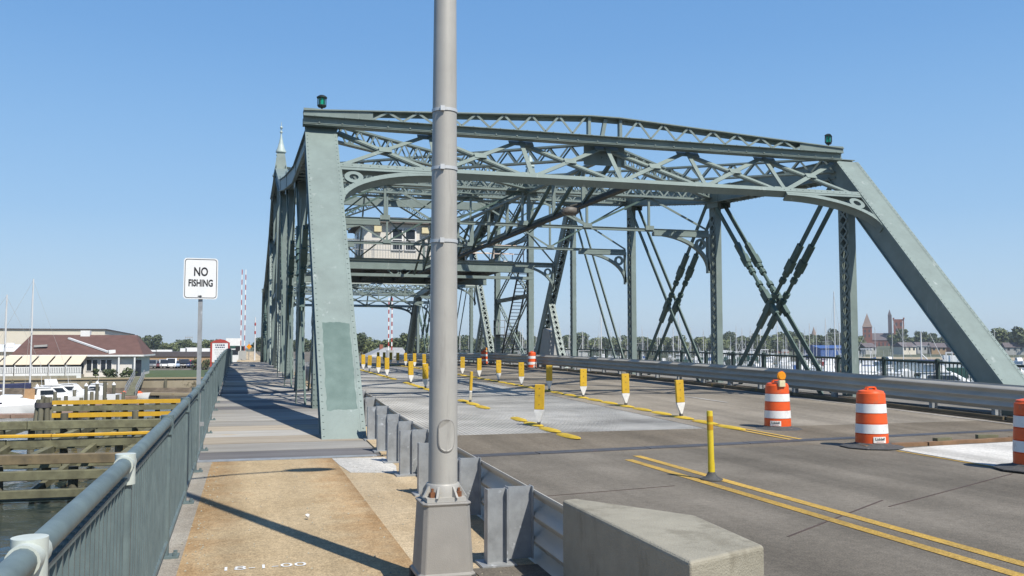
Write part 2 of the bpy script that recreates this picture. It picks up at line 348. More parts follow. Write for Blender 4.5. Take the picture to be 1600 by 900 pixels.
def water():
    m, n, l, b = nodes_of('harbour_water')
    b.inputs['Base Color'].default_value = (.022, .035, .034, 1); b.inputs['Roughness'].default_value = .09; b.inputs['IOR'].default_value = 1.33
    tc = n.new('ShaderNodeTexCoord')
    n1 = n.new('ShaderNodeTexNoise'); n1.inputs['Scale'].default_value = .9; n1.inputs['Detail'].default_value = 5; l.new(tc.outputs['Object'], n1.inputs[0])
    bp = n.new('ShaderNodeBump'); bp.inputs['Strength'].default_value = .55; bp.inputs['Distance'].default_value = .12
    l.new(n1.outputs[0], bp.inputs['Height']); l.new(bp.outputs[0], b.inputs['Normal'])
    return m
M['water'] = water()

def patched_post():
    m = M['steel'].copy(); m.name = 'bridge_paint_with_repaint'
    n = m.node_tree.nodes; l = m.node_tree.links; b = n['Principled BSDF']
    src = b.inputs['Base Color'].links[0].from_socket
    tc = n.new('ShaderNodeTexCoord'); sp = n.new('ShaderNodeSeparateXYZ'); l.new(tc.outputs['Object'], sp.inputs[0])
    nz = n.new('ShaderNodeTexNoise'); nz.inputs['Scale'].default_value = 3.5; nz.inputs['Detail'].default_value = 5; l.new(tc.outputs['Object'], nz.inputs[0])
    def band(sock, lo, hi, k):
        a = n.new('ShaderNodeMath'); a.operation = 'MULTIPLY_ADD'; l.new(nz.outputs[0], a.inputs[0]); a.inputs[1].default_value = k; l.new(sock, a.inputs[2])
        g = n.new('ShaderNodeMath'); g.operation = 'GREATER_THAN'; l.new(a.outputs[0], g.inputs[0]); g.inputs[1].default_value = lo + k * .5
        h = n.new('ShaderNodeMath'); h.operation = 'LESS_THAN'; l.new(a.outputs[0], h.inputs[0]); h.inputs[1].default_value = hi + k * .5
        q = n.new('ShaderNodeMath'); q.operation = 'MULTIPLY'; l.new(g.outputs[0], q.inputs[0]); l.new(h.outputs[0], q.inputs[1]); return q.outputs[0]
    bx = band(sp.outputs[0], -9.35 + 1.645 - .265, -9.35 + 1.645 + .27, .10); bz = band(sp.outputs[2], .52, 2.12, .2)
    q = n.new('ShaderNodeMath'); q.operation = 'MULTIPLY'; l.new(bx, q.inputs[0]); l.new(bz, q.inputs[1])
    mx = n.new('ShaderNodeMixRGB'); l.new(q.outputs[0], mx.inputs[0]); l.new(src, mx.inputs[1])
    rp = n.new('ShaderNodeValToRGB'); rp.color_ramp.elements[0].color = (.07, .118, .102, 1); rp.color_ramp.elements[1].color = (.115, .172, .152, 1)
    rp.color_ramp.elements[0].position = .3; rp.color_ramp.elements[1].position = .7
    l.new(nz.outputs[0], rp.inputs[0]); l.new(rp.outputs[0], mx.inputs[2]); l.new(mx.outputs[0], b.inputs['Base Color'])
    return m
M['steelp'] = patched_post()
def siding():
    m, n, l, b = nodes_of('clapboard_siding')
    tc = n.new('ShaderNodeTexCoord'); wv = n.new('ShaderNodeTexWave'); wv.bands_direction = 'Z'; wv.wave_profile = 'SAW'; wv.inputs['Scale'].default_value = 2.2
    l.new(tc.outputs['Object'], wv.inputs[0]); bp = n.new('ShaderNodeBump'); bp.inputs['Strength'].default_value = .8; bp.inputs['Distance'].default_value = .03
    l.new(wv.outputs[1] if len(wv.outputs) > 1 else wv.outputs[0], bp.inputs['Height']); l.new(bp.outputs[0], b.inputs['Normal'])
    b.inputs['Base Color'].default_value = (.76, .72, .65, 1); b.inputs['Roughness'].default_value = .7
    return m
M['siding'] = siding()

# ------------------------------------------------------------------ place geometry
XL, XR, XC = 1.645, 17.05, 9.35
PAN, Y1, YC = 7.874, 22.841, 58.27
def KY(k): return Y1 + (k - 1) * PAN
ZT = {1: 6.95, 2: 7.4, 3: 8.5, 4: 9.75, 5: 11.9, 6: 11.9, 7: 9.75, 8: 8.5, 9: 7.4, 10: 6.95}
def dz(y):                                  # crown of the swing span's deck
    t = abs(y - YC)
    return .45 * max(0.0, 1 - (t / 44.2) ** 2)
def strip(x0, x1, y0, y1, step, zo=0.0, th=.05, xf=None, side=True):   # slab that follows the crown
    n = max(1, int((y1 - y0) / step)); mb = MB(); rings = []
    for i in range(n + 1):
        y = y0 + (y1 - y0) * i / n; z = dz(y) + zo
        a, b = (x0, x1) if xf is None else xf(y)
        rings.append([(a, y, z), (b, y, z), (b, y, z - th), (a, y, z - th)])
    return mb.sweep(rings)

WZ = -4.2
mb = MB(); mb.add([(-6000, -3000, WZ), (6000, -3000, WZ), (6000, 6000, WZ), (-6000, 6000, WZ)], [(0, 1, 2, 3)])
struct('water', mb, M['water'])
# approach: deck slab under everything up to the joint
XRAIL = lambda y: -.585 - .011 * max(0, y - 6)
struct('approach_slab', MB().box(-1.0, 20.2, -40, 13.3, -1.4, -.03), M['conc'])
# abutment under the approach
struct('road', MB().box(2.2, 20.0, -40, 13.36, -.028, 0.0), M['asph'])
struct('sidewalk', MB().box(-.47, 1.24, -40, 13.75, -.026, .004), M['walk'])
struct('sidewalk_edge', MB().box(1.24, 2.2, -40, 13.75, -.027, .003), M['kerbc'])
struct('railing_kerb', MB().box(-1.0, -.47, -40, 13.75, -.027, .002), asphalt('grey_edge_concrete', (.33, .31, .27), (.25, .225, .19), sc=2))
mb = MB(); mb.prism([(1.32, 12.1), (1.9, 11.9), (2.0, 12.6), (1.98, 13.6), (1.22, 13.7), (1.25, 12.9)], lambda x, y, d: V((x, y, d)), -.01, .0075); struct('pale_patch', mb, M['patch'])
mb = MB()
for i in range(9):
    x0 = 2.4 + i * 1.95; x1 = x0 + 1.93
    mb.hexa([(x0, 13.22 + .1 * (x0 - 3), -.02), (x1, 13.22 + .1 * (x1 - 3), -.02), (x1, 13.5 + .1 * (x1 - 3), -.02), (x0, 13.5 + .1 * (x0 - 3), -.02),
             (x0, 13.22 + .1 * (x0 - 3), .012), (x1, 13.22 + .1 * (x1 - 3), .012), (x1, 13.5 + .1 * (x1 - 3), .012), (x0, 13.5 + .1 * (x0 - 3), .012)])
struct('expansion_joint', mb, mat('joint_steel', (.105, .10, .105), .5, .35, 1.2, c2=(.06, .058, .06), spots=(.20, .085, .06), spotscale=.8, spotth=.63, metal=.2))
struct('bridge_road', strip(2.0, 15.75, 13.36, 16.25, 1, -.004, .3), M['asphb'])
struct('bridge_lane', strip(8.75, 15.75, 16.25, 102.2, 2, -.004, .3), M['deckc'])
struct('dark_grating_backing', strip(2.0, 8.75, 16.25, 102.2, 2, -.13, .05), M['dark'])  # dark sheet added under the open grating for the shade in its gaps
# open steel grating of the left lanes
mb = MB(); y = 16.3
while y < 102:
    z = dz(y) - .002
    mb.box(2.1, 8.72, y - .008, y + .008, z - .045, z - random.random() * .004)
    y += .075 if y < 45 else .15
x = 2.15
ys = [16.25 + i * 3.44 for i in range(26)]
while x < 8.75:
    for a, b in zip(ys, ys[1:]):
        mb.beam((x, a, dz(a) - .024), (x, b, dz(b) - .024), (1, 0, 0), .013, .05)
    x += .085
g = obj('deck_grating', mb, M['grille'], kind='structure')
# walk on the span: transverse plates, each one a piece of the walk
wk = struct('span_walk', strip(-1.0, 2.0, 13.98, 102.2, 2, -.06, .25, xf=lambda y: (XRAIL(y) - .2, 2.0)), M['dark'])
mb0 = MB().box(-1.5, 1.5, -.475, .475, -.02, .02)
p0 = obj('walk_plate', mb0, M['plate'], wk, local=True); p0.scale = (1, 1, 1)
pl2 = obj('walk_plate', mb0, M['plate2'], wk, local=True); pl3 = obj('walk_plate', mb0, M['plate3'], wk, local=True); seq = [pl3, p0, pl2, p0, pl2, p0]; n_ = 0
yy = 14.45; first = {}
while yy < 101.5:
    src = seq[n_] if n_ < len(seq) else random.choice((p0, p0, p0, pl2, pl3, p0)); n_ += 1; o = part_copy(src, (0, 0, 0), wk) if src.name in first else src; first[src.name] = 1
    x0 = XRAIL(yy) - .12; x1 = 1.98
    o.location = ((x0 + x1) / 2, yy, dz(yy) - .02 + random.uniform(-.006, .006)); o.scale = ((x1 - x0) / 3, 1, 1); o.rotation_euler = (-math.atan((dz(yy + .1) - dz(yy - .1)) / .2) * -1, 0, 0)
    yy += .975
obj('threshold_plate', MB().box(-.85, 1.9, 13.77, 13.97, -.03, .012), M['galv'], wk)
# kerb between walk / trusses and the road, dirt strip and right walk
struct('kerb', strip(1.99, 2.30, 14, 102.2, 2, .02, .3), M['kerbc'])
struct('guardrail_verge', strip(15.75, 16.75, -30, 102.2, 2, .03, .3), M['dirt'])
struct('far_walk', strip(16.75, 19.55, -30, 102.2, 2, .05, .3), M['greyconc'])
# road markings
def line(name, x0, x1, ya, yb, wd, m, zo=.005):
    mb = MB(); n = max(1, int((yb - ya) / 3))
    for i in range(n):
        a = ya + (yb - ya) * i / n; b = ya + (yb - ya) * (i + 1) / n; xa = x0 + (x1 - x0) * i / n; xb = x0 + (x1 - x0) * (i + 1) / n
        mb.add([(xa - wd / 2, a, dz(a) + zo), (xa + wd / 2, a, dz(a) + zo), (xb + wd / 2, b, dz(b) + zo), (xb - wd / 2, b, dz(b) + zo)], [(0, 1, 2, 3)])
    return struct(name, mb, m)
line('centre_line', 5.36, 5.38, -30, 12.35, .13, M['lineY']); line('centre_line', 5.67, 5.69, -30, 12.75, .13, M['lineY'])
line('lane_line', 9.30, 9.16, 13.9, 17.6, .09, M['lineY']); line('lane_line', 9.52, 9.36, 13.9, 17.2, .09, M['lineY'])
line('lane_line', 9.76, 9.94, 6, 12.2, .07, M['lineY'])
line('edge_line', 15.45, 15.45, -20, 60, .10, M['lineW'])
line('lane_dash', 12.5, 12.5, 22, 25, .1, M['lineW']); line('lane_dash', 12.5, 12.5, 33, 36, .1, M['lineW'])
# fresh concrete patch with a ragged timber form edge
mb = MB(); mb.prism([(9.84, 5), (15.7, 5), (15.7, 13.0), (14.3, 13.05), (12.6, 12.72), (11.2, 12.6), (10.06, 12.4), (9.9, 9.8)], lambda x, y, d: V((x, y, d)), -.02, .008)
struct('concrete_patch', mb, M['patch'])
mb = MB()
for i in range(9):
    x0 = 9.6 + i * .68; y0 = 12.62 + i * .07
    mb.beam((x0, y0 + random.uniform(-.05, .05), .03), (x0 + .66, y0 + .07 + random.uniform(-.05, .05), .03), (0, 1, 0), .09 + random.random() * .05, .05 + random.random() * .02)
struct('patch_form_edge', mb, mat('rusty_form', (.24, .14, .075), .9, .45, 3))
mb = MB()
for (x, y, a) in ((11.2, 12.8, .2), (12.35, 13.1, -.3)):
    mb.beam((x, y, .07), (x + .35, y + a * .3, .07), (0, 1, 0), .1, .08)
struct('patch_timber', mb, M['wood'])
for a, b in (((4.55, 7.0), (6.6, 8.35)), ((6.4, 8.0), (9.6, 9.6)), ((3.1, 9.6), (4.9, 9.9))):
    mb = MB(); mb.beam((*a, .0015), (*b, .0015), (0, 0, 1), .004, .022); struct('pavement_seam', mb, mat('seam_tar', (.075, .05, .042), .9, .3, 3))
# oil stain like paint spill by the joint
# painted survey mark and litter on the walk
lay = lambda x, y: V((0.14 + x, 7.13 + y * .9, .0085))
o = obj('survey_mark', text_mb('18-1-00', .185, lay, bold=-.0005, sx=1.1), M['whitep'], kind='structure')
mb = MB()
pts = [(random.uniform(-1, 1), random.uniform(-1, 1), random.uniform(-1, 1)) for _ in range(24)]
bm = bmesh.new()
for p in pts: bm.verts.new(V(p).normalized() * random.uniform(.014, .032))
bmesh.ops.convex_hull(bm, input=bm.verts); bm.verts.index_update(); bm.verts.ensure_lookup_table()
fs = [tuple(v.index for v in f.verts) for f in bm.faces]
mb.add([(0.58 + v.co.x * 1.1, 8.95 + v.co.y, .04 + v.co.z * .8) for v in bm.verts], fs); bm.free()
tag(obj('paper_scrap', mb, M['whitep']), 'small crumpled white paper scrap lying on the brown sidewalk', 'litter')

# ------------------------------------------------------------------ swing bridge
BR = thing('swing_bridge', 'grey green riveted through truss swing bridge with laced posts and a gabled portal', 'bridge', (XC, YC, 0))
st = M['steel']
def mir(fn): return lambda *a: (lambda p: V((p.x, 2 * YC - p.y, p.z)))(fn(*a))
U2 = V((0, .681, .732)); N2 = V((0, -.732, .681))
def E0(x, s, n): return V((x, 16.08, 0)) + U2 * s + N2 * n
def ebox(mb, E, x0, x1, s0, s1, n0, n1):
    return mb.hexa([E(x0, s0, n0), E(x1, s0, n0), E(x1, s1, n0), E(x0, s1, n0), E(x0, s0, n1), E(x1, s0, n1), E(x1, s1, n1), E(x0, s1, n1)])
def ebar(mb, E, xa, sa, xb, sb, wd, n0, n1):
    dx, ds = xb - xa, sb - sa; L = math.hypot(dx, ds); px, ps = -ds / L * wd / 2, dx / L * wd / 2
    q = [(xa - px, sa - ps), (xb - px, sb - ps), (xb + px, sb + ps), (xa + px, sa + ps)]
    return mb.prism(q, lambda x, y, d: E(x, y, d), n0, n1)
def ering(mb, E, xc, sc, ro, ri, n0, n1, k=18):
    for i in range(k):
        t0, t1 = 2 * math.pi * i / k, 2 * math.pi * (i + 1) / k
        f = lambda r, t: (xc + r * math.cos(t), sc + r * math.sin(t))
        mb.prism([f(ri, t0), f(ro, t0), f(ro, t1), f(ri, t1)], lambda x, y, d: E(x, y, d), n0, n1)
    return mb
def arc_brace(E, xa, sa, ww, hh, n0, n1, th=.07, rib=True):
    """curved knee bracket: from (xa, sa) at the strut end, span ww towards the middle (signed), drop hh"""
    mb = MB(); K = 14; pts = []
    for i in range(K + 1):
        t = i / K * math.pi / 2
        pts.append((xa + ww * (1 - math.sin(t)) , sa - hh * (1 - math.cos(t)) if False else sa - hh * (1 - math.cos(math.pi / 2 - (math.pi / 2 - t)))))
    for (p, q) in zip(pts, pts[1:]):
        ebar(mb, E, p[0], p[1], q[0], q[1], th, n0, n1)
    if rib:
        for (p, q) in zip(pts, pts[1:]): ebar(mb, E, p[0], p[1], q[0], q[1], th + .10, n1 - .05, n1 + .012)
    return mb
for near in (True, False):
    E = E0 if near else mir(E0)
    for X in (XL, XR):
        mb = MB()
        ebox(mb, E, X - .29, X + .29, -1.8, 9.80, -.03, -.008)                       # cover plate
        for sx in (-1, 1):
            ebox(mb, E, X + sx * .29 - .025, X + sx * .29 + .025, -1.8, 9.80, -.62, -.006)   # webs
            ebox(mb, E, X + sx * .345 - .045, X + sx * .345 + .045, -1.8, 9.80, -.075, .0)      # front flange angles
            ebox(mb, E, X + sx * .30 - .07, X + sx * .30 + .07, -1.8, 9.80, -.645, -.621)       # rear flange angles
        ep = obj('end_post', mb, M['steelp'] if (near and X == XL) else st, BR)
        rv = MB(); lc = MB()
        for sx in (-1, 1):
            if near:
                rv.rivets(E(X + sx * .345, .05, 0), E(X + sx * .345, 9.75, 0), N2, .155, .019)
                rv.rivets(E(X + sx * .316, .05, -.05), E(X + sx * .316, 9.75, -.05), V((sx, 0, 0)), .155, .017)
                rv.rivets(E(X + sx * .30, .05, -.646), E(X + sx * .30, 9.75, -.646), -N2, .155, .017)
        if near: obj('rivets', rv, st, ep, kind='stuff')
        p0_, p1_ = E(X, .0, -.634), E(X, 9.3, -.634)
        lc.lacing(p0_, p1_, (1, 0, 0), .56, .42, .07, double=True)
        obj('lacing', lc, M['lace'], ep, kind='stuff')
    # portal: top girder
    YG = 22.70
    ym = (lambda y: y) if near else (lambda y: 2 * YC - y)
    def B(mb, x0, x1, y0, y1, z0, z1): a, b = sorted((ym(y0), ym(y1))); return mb.box(x0, x1, a, b, z0, z1)
    mb = MB(); B(mb, 1.20, 16.66, YG - .20, YG + .06, 7.128, 7.145); B(mb, 1.20, 16.66, YG - .21, YG - .17, 7.145, 7.33); B(mb, 1.20, 16.66, YG + .04, YG + .07, 7.145, 7.33)
    B(mb, 1.20, 16.66, YG - .25, YG - .211, 7.165, 7.18); B(mb, 1.20, 16.66, YG - .33, YG - .211, 7.325, 7.34)
    B(mb, 1.20, 16.66, YG - .28, YG - .21, 7.128, 7.141)
    pg = obj('portal_girder', mb, st, BR)
    gz = lambda x: 7.465 + (7.86 - 7.465) * min(1, (x - 1.2) / 7.55) if x < 9.2 else 7.465 + (7.86 - 7.465) * min(1, (16.66 - x) / 7.06)
    mb = MB(); xs = [1.2, 8.75, 9.6, 16.66]
    for a, b in zip(xs, xs[1:]):
        mb.beam((a, ym(YG - .20), gz(a)), (b, ym(YG - .20), gz(b)), (0, 1, 0), .30, .028)
        mb.beam((a, ym(YG - .10), gz(a) - .066), (b, ym(YG - .10), gz(b) - .066), (0, 1, 0), .014, .10)
    B(mb, 1.2, 2.9, YG - .31, YG - .295, 7.345, 7.52); B(mb, 15.2, 16.66, YG - .31, YG - .295, 7.345, 7.52)
    obj('portal_top_rail', mb, st, BR)
    mb = MB(); x = 2.9; up = False
    while x < 15.15:
        x2 = x + .38
        if not (8.70 < x + .19 < 9.65):
            a, b = (V((x, ym(YG - .30), 7.345)), V((x2, ym(YG - .30), gz(x2) - .02))) if not up else (V((x, ym(YG - .30), gz(x) - .02)), V((x2, ym(YG - .30), 7.345)))
            mb.beam(a, b, (0, 1, 0), .015, .055)
        up = not up; x = x2
    obj('portal_lacing', mb, M['lace'], pg, kind='stuff')
    for xx in (8.72, 9.63):
        mb = MB(); B(mb, xx - .04, xx + .04, YG - .27, YG - .12, 7.33, gz(xx)); obj('portal_post', mb, st, BR)
    mb = MB(); mb.beam((9.1, ym(YG - .2), 7.33), (9.2, ym(YG - .2), 7.82), (0, 1, 0), .1, .1); obj('portal_post', mb, st, BR)
    # portal: lower strut, bracing in the plane of the end posts
    mb = MB(); s0 = 8.17
    ebox(mb, E, 1.98, 16.72, s0, s0 + .13, -.25, -.04)
    ebox(mb, E, 1.98, 16.72, s0 - .012, s0 + .145, -.035, -.02)
    ls = obj('portal_strut', mb, st, BR)
    if near:
        rv = MB()
        for q in (2.0, 14.1): rv.rivets(E(q, s0 + .07, -.02), E(q + 2.6, s0 + .07, -.02), N2, .2, .02)
        rv.rivets(V((1.3, YG - .331, 7.333)), V((16.6, YG - .331, 7.333)), V((0, -1, 0)), .36, .022); rv.rivets(V((1.3, YG - .25, 7.19)), V((16.6, YG - .25, 7.19)), V((0, -1, .4)), .55, .025)
        obj('rivets', rv, st, ls, kind='stuff')
    nx = [1.98 + i * 14.74 / 6 for i in range(7)]; sb, stp = s0 + .16, 9.80
    for i in range(6):
        xa, xb = nx[i], nx[i + 1]
        mb = MB(); ebar(mb, E, xa + .1, sb, xb - .1, stp, .12, -.11, -.09); ebar(mb, E, xa + .1 - .045, sb + .055, xb - .145, stp + .055, .018, -.2, -.108); obj('portal_brace', mb, st, BR)
        mb = MB(); ebar(mb, E, xa + .1, stp, xb - .1, sb, .10, -.145, -.125); ebar(mb, E, xa + .06, stp - .045, xb - .14, sb - .045, .016, -.21, -.143); obj('portal_brace', mb, st, BR)
        mb = MB(); xm, sm = (xa + xb) / 2, (sb + stp) / 2; ebox(mb, E, xm - .16, xm + .16, sm - .10, sm + .10, -.088, -.074); obj('gusset', mb, st, BR)
        if i:
            mb = MB(); ebox(mb, E, xa - .06, xa + .06, sb - .1, stp, -.07, -.05); ebox(mb, E, xa + .045, xa + .06, sb - .1, stp, -.2, -.068); obj('portal_post', mb, st, BR)
            mb = MB(); ebox(mb, E, xa - .34, xa + .34, stp - .16, stp + .02, -.088, -.072); obj('gusset', mb, st, BR)
            mb = MB(); ebox(mb, E, xa - .26, xa + .26, sb - .03, sb + .10, -.088, -.072); obj('gusset', mb, st, BR)
    for sx, xa in ((1, 1.98), (-1, 16.72)):
        mb = MB(); K = 14; ww, hh = 2.5 * sx, 1.25; pts = [(xa + ww * (1 - math.sin(i / K * math.pi / 2)), s0 - .08 - hh * (1 - math.cos(i / K * math.pi / 2))) for i in range(K + 1)]
        for p, q in zip(pts, pts[1:]):
            ebar(mb, E, p[0], p[1], q[0], q[1], .05, -.29, -.06); ebar(mb, E, p[0], p[1], q[0], q[1], .15, -.055, -.035)
        ebox(mb, E, min(xa, xa + ww), max(xa, xa + ww), s0 - .10, s0 - .015, -.06, -.03)
        ebox(mb, E, min(xa, xa + .09 * sx), max(xa, xa + .09 * sx), s0 - 1.3, s0 - .11, -.06, -.03)
        kb = obj('knee_brace', mb, st, BR)
        rg = MB(); ering(rg, E, xa + .36 * sx, s0 - .36, .225, .11, -.10, -.045); obj('bracket_ring', rg, st, kb)

# chords, posts, diagonals
eye_proto = {}
def eyebars(X, k0, z0, k1, z1, turn):
    for sx in (-1, 1):
        a = V((X + sx * .21, k0, z0)); b = V((X + sx * .21, k1, z1)); mb = MB()
        if not turn: mb.beam(a, b, (1, 0, 0), .045, .16); obj('eyebar', mb, M['eye'], BR); continue
        d = (b - a); L = d.length; d = d / L; t0 = L * turn - 1.45; t1 = L * turn + 1.45
        mb.beam(a, a + d * t0, (1, 0, 0), .045, .17); eb = obj('eyebar', mb, M['eye'], BR)
        mb = MB(); mb.beam(a + d * t1, b, (1, 0, 0), .045, .17); obj('eyebar', mb, M['eye'], BR)
        tb = MB()
        for s_, e_, ww in ((t0 - .35, t0 + .28, .20), (t0 + .30, t0 + .74, .255), (t1 - .74, t1 - .30, .255), (t1 - .28, t1 + .35, .20)):
            tb.beam(a + d * s_, a + d * e_, (1, 0, 0), ww * .72, ww)
        tb.tube(a + d * (t0 + .1), a + d * (t1 - .1), .062, n=8)
        for q in (t0 + .84, t0 + 1.13, t1 - 1.13, t1 - .84): tb.tube(a + d * (q - .085), a + d * (q + .085), .115, n=8)
        obj('turnbuckle', tb, M['eye'], eb)
def laced_post(name, p0, p1, wx, wy, m=st, step=.34, b=(1, 0, 0)):
    """two channels facing along the span, lacing on the other two faces"""
    p0 = V(p0); p1 = V(p1); a = (p1 - p0).normalized(); bb = V(b); c = a.cross(bb).normalized()
    mb = MB()
    for s in (-1, 1):
        mb.beam(p0, p1, bb, wx, .022, 0, s * wy / 2)
        for q in (-1, 1): mb.beam(p0, p1, bb, .02, .085, q * (wx / 2 - .012), s * (wy / 2 - .054))
    L = (p1 - p0).length
    for f0, f1 in ((0.0, .07), (.93, 1.0)):
        for q in (-1, 1): mb.beam(p0 + a * L * f0, p0 + a * L * f1, bb, .012, wy * .9, q * (wx / 2 + .004), 0)
    o = obj(name, mb, m, BR)
    lc = MB()
    for q in (-1, 1):
        lc.lacing(p0 + bb * (q * (wx / 2 + .012)), p1 + bb * (q * (wx / 2 + .012)), c, wy * .82, step, .062, double=True)
    obj('lacing', lc, M['lace'], o, kind='stuff')
    return o
ZB = -1.0
for X in (XL, XR):
    for k in range(1, 10):
        a = V((X, KY(k), ZT[k])); b = V((X, KY(k + 1), ZT[k + 1])); mb = MB()
        dn = (b - a).normalized().cross(V((1, 0, 0))); dn = dn if dn.z > 0 else -dn
        for s in (-1, 1):
            mb.beam(a, b, (1, 0, 0), .03, .56, s * .24, 0)
            mb.beam(a - dn * .27, b - dn * .27, (1, 0, 0), .12, .02, s * .29, 0)
        mb.beam(a + dn * .29, b + dn * .29, (1, 0, 0), .66, .025)
        tc_ = obj('top_chord', mb, st, BR)
        lc = MB(); lc.lacing(a - dn * .285, b - dn * .285, (1, 0, 0), .46, .42, .07)
        for s in (-1, 1): lc.rivets(a - dn * .29 + V((s * .31, 0, 0)), b - dn * .29 + V((s * .31, 0, 0)), -dn, .25, .02)
        obj('lacing', lc, M['lace'], tc_, kind='stuff')
        for s in (-1, 1):
            mb = MB(); mb.beam(b - (b - a).normalized() * .7, b + (b - a).normalized() * .1, (1, 0, 0), .02, .95, s * .265, 0)
            if k < 9: obj('gusset', mb, st, BR)
    for k in (1, 2, 3, 4, 7, 8, 9, 10):
        laced_post('truss_post', (X, KY(k), ZB), (X, KY(k), ZT[k] - .2), .235 if k not in (4, 7) else .22, .46 if k not in (4, 7) else .34, st)
        if k in (1, 2, 3) and X == XL:
            rv = MB(); 
            for q in (-.08, 0, .08): rv.rivets(V((X + q, KY(k) - .245, dz(KY(k)) + .02)), V((X + q, KY(k) - .245, dz(KY(k)) + .9)), V((0, -1, 0)), .12, .02)
            obj('rivets', rv, st, BR, kind='stuff')
    for sgn in (0, 1):
        f = (lambda y: y) if not sgn else (lambda y: 2 * YC - y)
        eyebars(X, f(KY(1)), ZT[1], f(KY(2)), ZB, .42); eyebars(X, f(KY(2)), ZT[2], f(KY(1)), ZB, .40)
        eyebars(X, f(KY(2)), ZT[2], f(KY(3)), ZB, .40); eyebars(X, f(KY(3)), ZT[3], f(KY(2)), ZB, None)
        eyebars(X, f(KY(4)), ZT[4], f(KY(3)), ZB, None)
        a_, b_ = V((X, f(KY(4) + .1), ZT[4] - .2)), V((X, f(KY(5) - .6), ZB + .6)); laced_post('compression_strut', a_, b_, .55, .46, st, .46, b=(b_ - a_).normalized().cross(V((1, 0, 0))))
        a_, b_ = V((X, f(50.5), 4.5)), V((X, f(47.3), ZB + .3)); laced_post('strut_branch', a_, b_, .34, .36, st, .36, b=(b_ - a_).normalized().cross(V((1, 0, 0))))
        # tower legs, cap and finial
        yt = f(KY(5))
        laced_post('tower_leg', (X, yt, ZB), (X, yt, 12.5), .34, .44, st, .44)
        mb = MB(); mb.hexa([(X - .42, yt - .42, 11.6), (X + .42, yt - .42, 11.6), (X + .42, yt + .42, 11.6), (X - .42, yt + .42, 11.6), (X - .22, yt - .22, 13.0), (X + .22, yt - .22, 13.0), (X + .22, yt + .22, 13.0), (X - .22, yt + .22, 13.0)])
        obj('tower_head', mb, st, BR)
        fn = MB(); fn.lathe((X, yt, 13.0), [(.22, 0), (.24, .06), (.30, .10), (.30, .17), (.21, .36), (.12, .7), (.065, 1.0), (.04, 1.2), (.04, 1.25), (.085, 1.29), (.085, 1.35), (.03, 1.4), (.035, 1.5), (.06, 1.53), (.085, 1.59), (.06, 1.65), (.02, 1.68), (.02, 1.78), (.008, 1.95)], 14)
        ff = obj('finial', fn, M['pale'], BR)
    mb = MB(); mb.beam((X, KY(5), 12.1), (X, KY(6), 12.1), (1, 0, 0), .5, .3); obj('tower_tie', mb, st, BR)
    for za, zb in ((.2, 4.9), (4.9, 8.6), (8.6, 11.8)):
        for q in (0, 1):
            a = V((X + (.06 if q else -.06), KY(5), za if q else zb)); b = V((X + (.06 if q else -.06), KY(6), zb if q else za))
            mb = MB(); 
            for s in (-1, 1): mb.beam(a, b, (1, 0, 0), .08, .035, 0, s * .15)
            to = obj('tower_brace', mb, st, BR); lc = MB(); lc.lacing(a, b, (a - b).cross(V((1, 0, 0))), .30, .3, .04); obj('lacing', lc, M['lace'], to, kind='stuff')
        mb = MB(); mb.beam((X, KY(5) + .2, zb), (X, KY(6) - .2, zb), (1, 0, 0), .25, .24); obj('tower_tie', mb, st, BR)
    mb = MB(); mb.beam((X, 15.4, ZB + .02), (X, 101.2, ZB + .02), (1, 0, 0), .5, .5); obj('bottom_chord', mb, st, BR)
    # tower cross ties at the walk side: slim rods
    for k in ((1, 2, 3) if X == XL else ()):
        mb = MB(); mb.tube((X - .42, KY(k) + 1.6, dz(KY(k)) - .05), (X - .42, KY(k) + .4, 5.4), .022, n=6); obj('tie_rod', mb, st, BR)
    if X == XR:
        mb = MB(); mb.hexa([(16.75, 49.6, .35), (17.55, 49.6, .35), (17.55, 52.0, .35), (16.75, 52.0, .35), (16.8, 49.8, 2.55), (17.5, 49.8, 2.55), (17.5, 51.0, 2.75), (16.8, 51.0, 2.75)]); obj('machine_cabinet', mb, M['grey'], BR)
for k in range(0, 12):
    y = 14.97 + k * PAN + (.5 if k == 0 else -.5 if k == 11 else 0)
    mb = MB(); mb.box(XL + .3, XR - .3, y - .16, y + .16, -1.25, -.36 + 0.0); obj('floor_beam', mb, M['dark'], BR)
# top lateral girders: diamonds between the chords and the middle of each cross strut
def lat(a, b, dep=.42):
    a = V(a); b = V(b); mb = MB()
    for s in (-1, 1): mb.beam(a + V((0, 0, s * dep / 2)), b + V((0, 0, s * dep / 2)), (0, 0, 1), .05, .20)
    o = obj('lateral_girder', mb, st, BR)
    h = (b - a).cross(V((0, 0, 1))).normalized() * .08
    lc = MB()
    for s in (-1, 1): lc.lacing(a + h * s, b + h * s, (0, 0, 1), dep, .34, .05)
    obj('lacing', lc, M['lace'], o, kind='stuff')
for k in range(1, 10):
    za, zb = ZT[k] + .12, ZT[k + 1] + .12
    mid = k in (5,)
    for X in (XL, XR):
        s = .3 if X == XL else -.3
        lat((X + s, KY(k) + .1, za), (XC, KY(k + 1) - .15, zb)); lat((XC, KY(k) + .15, za), (X + s, KY(k + 1) - .1, zb))
    mb = MB(); mb.box(XC - .6, XC + .6, KY(k) + .1, KY(k) + .13, za - .42, za + .28); obj('gusset', mb, st, BR)
